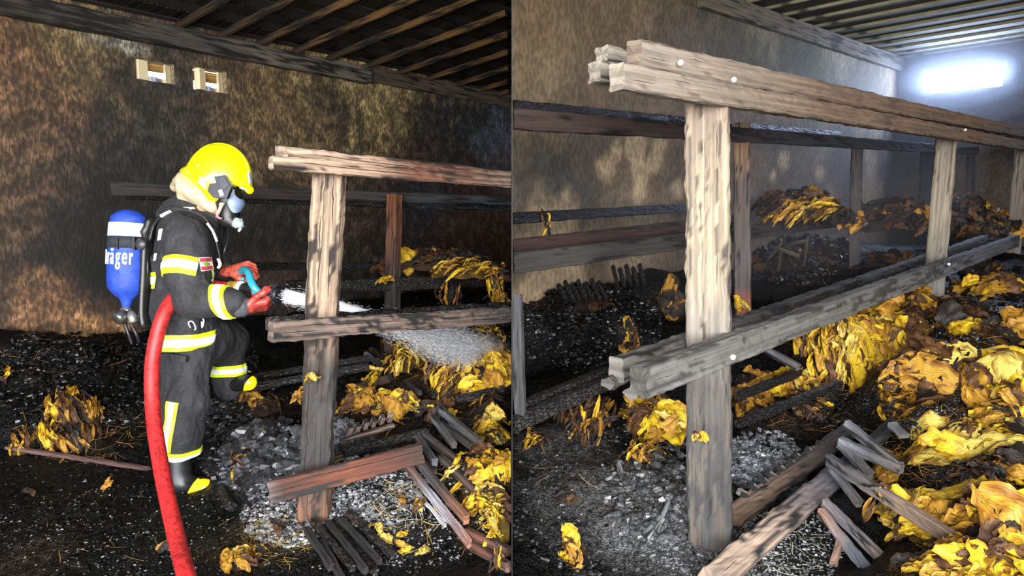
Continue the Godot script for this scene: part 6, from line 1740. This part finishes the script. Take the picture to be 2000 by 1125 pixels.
	lathe(g1, P(458, 597, 3.51), P(476, 600, 3.52) - P(458, 597, 3.51), [[0, 0.03], [0.0, 0.052], [0.03, 0.055], [0.06, 0.05], [0.075, 0.03]], 24, C("4a4a50"))
	var gl := part("glove", hand(P(478, 602, 3.52), Vector3(0.85, 0.12, -0.45), Vector3(0.2, -0.8, 0.55), -1.0, 1.05, 0.5, C("b8463c"), 1.12), M.rubber, t, "red glove cupped under the nozzle")
	part("cuff", done(g1), M.cloth, gl)
	var g2 := begin(false)
	lathe(g2, P(432, 530, 3.9), P(452, 527, 3.84) - P(432, 530, 3.9), [[0, 0.03], [0.0, 0.056], [0.025, 0.06], [0.055, 0.052], [0.06, 0.03]], 24, C("1e1e20"))
	gl = part("glove", hand(P(451, 529, 3.82), Vector3(1.0, 0.2, 0.1), Vector3(-0.2, 0.8, 0.6), 1.0, 1.15, 0.6, C("c05646"), 1.05), M.rubber, t, "red glove closed over the nozzle's handle")
	part("cuff", done(g2), M.cloth, gl)
	air_set()
	hose()
	jet()

func air_set() -> void:
	var d := 3.78
	var t := thing("air_cylinder", "blue covered breathing-air cylinder with white band carried on the firefighter's back", "air cylinder", P(248, 610, d))
	var top := P(253, 409, d)
	var bot := P(247, 592, d)
	var ax := (bot - top).normalized()
	var L := top.distance_to(bot)
	var st := begin(false)
	lathe(st, top, ax, [[0.0, 0.0], [0.004, 0.03], [0.016, 0.062], [0.04, 0.088], [0.06, 0.094], [0.15, 0.096], [0.3, 0.101], [0.38, 0.1], [0.43, 0.095], [0.465, 0.068], [0.49, 0.035], [L, 0.026], [L + 0.02, 0.022], [L + 0.02, 0.0]], 40, C("2348b4"))
	part("cover", done(st), M.cloth_blue, t)
	st = begin(false)
	lathe(st, top, ax, [[0.078, 0.096], [0.078, 0.099], [0.15, 0.101], [0.15, 0.097]], 40, C("f2f2f0"))
	part("reflective_band", done(st), M.tape, t)
	st = begin(false)
	lathe(st, top, ax, [[0.152, 0.097], [0.152, 0.1], [0.215, 0.103], [0.215, 0.098]], 40, C("2a2c34"))
	part("strap", done(st), M.cloth, t)
	for q in [[258, 463, 263, 488], [228, 466, 230, 486]]:
		part("strap_slide", prism([[q[0], q[1]], [q[2], q[1]], [q[2], q[3]], [q[0], q[3]]], d - 0.112, 0.02, C("1a1a1c")), M.rubber, t)
	st = begin(false)
	lathe(st, P(277, 477, d - 0.11), near_dir(), [[0.0, 0.0], [0.0, 0.026], [0.012, 0.03], [0.02, 0.024], [0.022, 0.0]], 24, C("3a3a3c"))
	part("buckle", done(st), M.rubber, t)
	# the maker's lettering wraps round the cover
	var word := "Dräger"
	var fnt := SystemFont.new()
	fnt.font_names = PackedStringArray(["Droid Sans"])
	fnt.font_weight = 700
	var cx := top + ax * 0.265
	var ang := -1.02
	var widths := [0.034, 0.024, 0.031, 0.033, 0.031, 0.023]
	for i in word.length():
		var tm := TextMesh.new()
		tm.text = word[i]
		tm.font = fnt
		tm.font_size = 48
		tm.pixel_size = 0.0023
		tm.depth = 0.002
		var m := MeshInstance3D.new()
		m.name = "letter"
		m.mesh = tm
		m.material_override = paint("f4f6fa", 0.6)
		t.add_child(m, true)
		var a: float = ang + widths[i] * 0.5 / 0.1
		ang += widths[i] / 0.1
		var out := Vector3(sin(a), 0, cos(a))
		var yx := -ax
		out = (out - yx * out.dot(yx)).normalized()
		m.transform = Transform3D(Basis(yx.cross(out) * 0.47, yx, out), cx + out * 0.1045 - t.position)
	# valve, gauge hoses and back plate
	st = begin(false)
	lathe(st, P(247, 590, d), ax, [[0.0, 0.0], [0.0, 0.022], [0.03, 0.022], [0.034, 0.03], [0.055, 0.03], [0.06, 0.018], [0.075, 0.0]], 18, C("8a8a86"))
	part("valve", done(st), M.steel, t)
	st = begin(false)
	lathe(st, P(247, 612, d - 0.02), P(230, 622, d - 0.06) - P(247, 612, d - 0.02), [[0.0, 0.0], [0.0, 0.024], [0.02, 0.03], [0.03, 0.036], [0.06, 0.036], [0.065, 0.03], [0.065, 0.0]], 14, C("6a6a66"))
	part("valve_wheel", done(st), M.steel, t)
	st = begin(false)
	lathe(st, P(256, 610, d - 0.03), P(262, 634, d - 0.05) - P(256, 610, d - 0.03), [[0.0, 0.0], [0.0, 0.018], [0.02, 0.024], [0.06, 0.022], [0.065, 0.0]], 14, C("a8a8a0"))
	part("pressure_reducer", done(st), M.steel, t)
	for q in [[[243, 630, d], [250, 650, d], [258, 672, d + 0.02]], [[256, 632, d], [266, 652, d], [272, 668, d + 0.03]], [[272, 590, d - 0.02], [280, 560, d - 0.03], [276, 600, d - 0.03], [268, 622, d - 0.02]], [[284, 486, d - 0.06], [288, 520, d - 0.06], [285, 560, d - 0.05], [280, 600, d - 0.03]], [[274, 604, d - 0.06], [276, 590, d - 0.06], [279, 576, d - 0.06]]]:
		var pts := []
		for v in q: pts.append(PV(v))
		st = begin(false)
		tube(st, spline(pts, 16), 0.009, 8, C("26262a"))
		part("hose", done(st), M.rubber, t)
	st = begin(false)
	tube(st, spline([P(305, 425, 3.77), P(294, 470, 3.77), P(290, 540, 3.77), P(287, 610, 3.77), P(292, 640, 3.77)], 20), [0.03, 0.035, 0.034, 0.04, 0.03], 12, C("18181a"), 2.6, true, Vector3.BACK)
	part("back_plate", done(st), M.rubber, t)
func near_dir() -> Vector3:
	return cam_basis.z
func hose() -> void:
	var t := thing("fire_hose", "thick red fire hose with black nozzle running from the floor under the firefighter's arm", "fire hose", P(365, 1125, 2.62))
	var pts := [P(378, 1190, 2.5), P(364, 1125, 2.62), P(345, 1050, 2.84), P(318, 930, 3.1), P(300, 815, 3.3), P(297, 720, 3.38), P(307, 655, 3.42), P(324, 606, 3.46), P(350, 570, 3.55), P(385, 556, 3.64), P(420, 556, 3.66), P(450, 561, 3.65)]
	var st := begin(false)
	var sp := spline(pts, 120)
	var rad := []
	for i in sp.size(): rad.append(lerpf(0.035, 0.024, smoothstep(0.8, 0.9, i / float(sp.size()))))
	tube(st, sp, rad, 22, C("b3272a"))
	part("hose", done(st), M.rubber_red, t)
	var a := P(446, 560, 3.65)
	var ax := (P(560, 578, 3.56) - a).normalized()
	var pp := [["coupling", [[0.0, 0.0], [0.0, 0.027], [0.015, 0.034], [0.03, 0.031], [0.04, 0.038], [0.07, 0.038], [0.07, 0.0]], "c09a48", M.brass], ["coupling_ring", [[0.066, 0.0], [0.066, 0.039], [0.07, 0.041], [0.082, 0.041], [0.086, 0.036], [0.086, 0]], "d8d8d4", M.gloss],
		["nozzle_body", [[0.08, 0.0], [0.08, 0.03], [0.1, 0.033], [0.13, 0.03], [0.14, 0.034], [0.2, 0.032], [0.21, 0.027], [0.25, 0.027], [0.25, 0]], "17171a", M.rubber], ["nozzle_ring", [[0.165, 0.03], [0.165, 0.036], [0.172, 0.038], [0.178, 0.036], [0.178, 0.03]], "a83440", M.gloss],
		["nozzle_ring", [[0.222, 0.026], [0.222, 0.034], [0.23, 0.038], [0.238, 0.034], [0.238, 0.026]], "a84450", M.gloss], ["nozzle_ring", [[0.248, 0.026], [0.25, 0.04], [0.256, 0.043], [0.262, 0.04], [0.262, 0.026]], "a84450", M.gloss], ["nozzle_collar", [[0.214, 0.0], [0.214, 0.036], [0.222, 0.036], [0.222, 0]], "17171a", M.rubber],
		["nozzle_head", [[0.262, 0.0], [0.262, 0.042], [0.275, 0.046], [0.305, 0.047], [0.312, 0.044], [0.312, 0.032], [0.3, 0.03], [0.3, 0.0]], "151517", M.rubber]]
	for q in pp:
		st = begin(false)
		lathe(st, a, ax, q[1], 30, C(q[2]))
		part(q[0], done(st), q[3], t)
	st = begin()
	var s := ax.cross(Vector3.UP).normalized()
	for k in 18:
		var an := TAU * k / 18
		var d := s * cos(an) + s.cross(ax) * sin(an)
		box(st, a + ax * 0.288 + d * 0.047, s.cross(ax) * cos(an) * 0.004 - s * sin(an) * 0.004, d * 0.004, ax * 0.014, C("2a2a2e"), 0.001)
	part("nozzle_grip", done(st), M.rubber, t)
	st = begin(false)
	tube(st, spline([P(470, 531, 3.72), P(478, 527, 3.68), P(485, 533, 3.62), P(490, 548, 3.58), P(497, 562, 3.56), P(505, 570, 3.57)], 24), [0.016, 0.019, 0.019, 0.02], 14, C("2a8498"))
	lathe(st, P(502, 568, 3.575), near_dir(), [[-0.01, 0.0], [-0.01, 0.022], [0.02, 0.022], [0.024, 0.016], [0.024, 0]], 20, C("2a8498"))
	part("handle", done(st), M.gloss, t, "teal shut-off handle")
	st = begin(false)
	lathe(st, P(476, 545, 3.62), near_dir(), [[0.0, 0.0], [0.0, 0.009], [0.02, 0.009], [0.02, 0]], 12, C("2a8498"))
	part("handle_pin", done(st), M.gloss, t)
func jet() -> void:
	# the stream: a solid core that breaks into fine drops, and mist where it strikes
	var r := RandomNumberGenerator.new()
	r.seed = 9
	var a := P(559, 578, 3.57)
	var b := P(665, 602, 3.8)
	var c := P(800, 645, 4.15)
	var e := P(945, 690, 4.55)
	var path := spline([a, b, c, e], 60)
	var t := thing("water_jet", "white water jet shooting from the nozzle past the peeling post into the yellow leaves", "water", a, "", "stuff")
	var st := begin(false)
	var rad := []
	for i in 32: rad.append(0.033 + 0.0002 * i)
	tube(st, path.slice(0, 32), rad, 20, Color(0.9, 0.93, 0.98))
	part("core", done(st), M.water, t).set_meta("kind", "stuff")
	var dm := SphereMesh.new()
	dm.radial_segments = 5
	dm.rings = 3
	dm.radius = 0.5
	dm.height = 1.0
	var tr: Array[Transform3D] = []
	for i in 15000:
		var u := pow(r.randf(), 1.1)
		var at := u * 58.0
		var k := int(at)
		var p: Vector3 = path[k].lerp(path[k + 1], at - k)
		var dir := (path[k + 1] - path[k]).normalized()
		var wide := 0.03 + 0.1 * smoothstep(0.25, 1.0, u)
		var off := Vector3(r.randfn(), r.randfn(), r.randfn()) * wide * 0.55
		off.y *= 1.0 if off.y > 0 else 1.2
		var s := r.randf_range(0.0008, 0.0018)
		var y := (dir + Vector3(r.randfn(), r.randfn(), r.randfn()) * 0.06).normalized()
		var x := y.cross(Vector3.UP).normalized()
		tr.append(Transform3D(Basis(x * s, y * s * r.randf_range(6.0, 18.0), x.cross(y) * s), p + off - a))
	for i in 1500:
		var s := r.randf_range(0.001, 0.0026)
		tr.append(Transform3D(Basis.from_scale(Vector3(s, s, s)), e - a + Vector3(r.randfn() * 0.22, absf(r.randfn()) * 0.16, r.randfn() * 0.22)))
	var mm := MultiMesh.new()
	mm.transform_format = MultiMesh.TRANSFORM_3D
	mm.mesh = dm
	mm.instance_count = tr.size()
	for i in tr.size(): mm.set_instance_transform(i, tr[i])
	var mi := MultiMeshInstance3D.new()
	mi.multimesh = mm
	mi.material_override = M.drop
	mi.name = "drops"
	t.add_child(mi)
	mi.set_meta("kind", "stuff")
	# mist: many faint overlapping puffs, so that it thins out softly
	for i in 26:
		var u := i / 25.0
		var k := int(lerpf(24.0, 59.0, u))
		var w := lerpf(0.1, 0.24, u)
		for m in 2:
			var fv := FogVolume.new()
			fv.shape = RenderingServer.FOG_VOLUME_SHAPE_ELLIPSOID
			var g: float = w * [1.0, 0.6][m] * r.randf_range(0.8, 1.2)
			fv.size = Vector3(g * 1.9, g, g)
			var fm := FogMaterial.new()
			fm.density = lerpf(1.0, 0.6, u) * (1.0 + 0.8 * m)
			fm.albedo = Color(0.96, 0.97, 1.0)
			fv.material = fm
			fv.name = "mist"
			t.add_child(fv, true)
			fv.position = path[k] - a + Vector3(r.randfn(), r.randfn(), r.randfn()) * w * 0.16
			fv.rotation = Vector3(0, 0.6, -0.2)
			fv.set_meta("kind", "stuff")
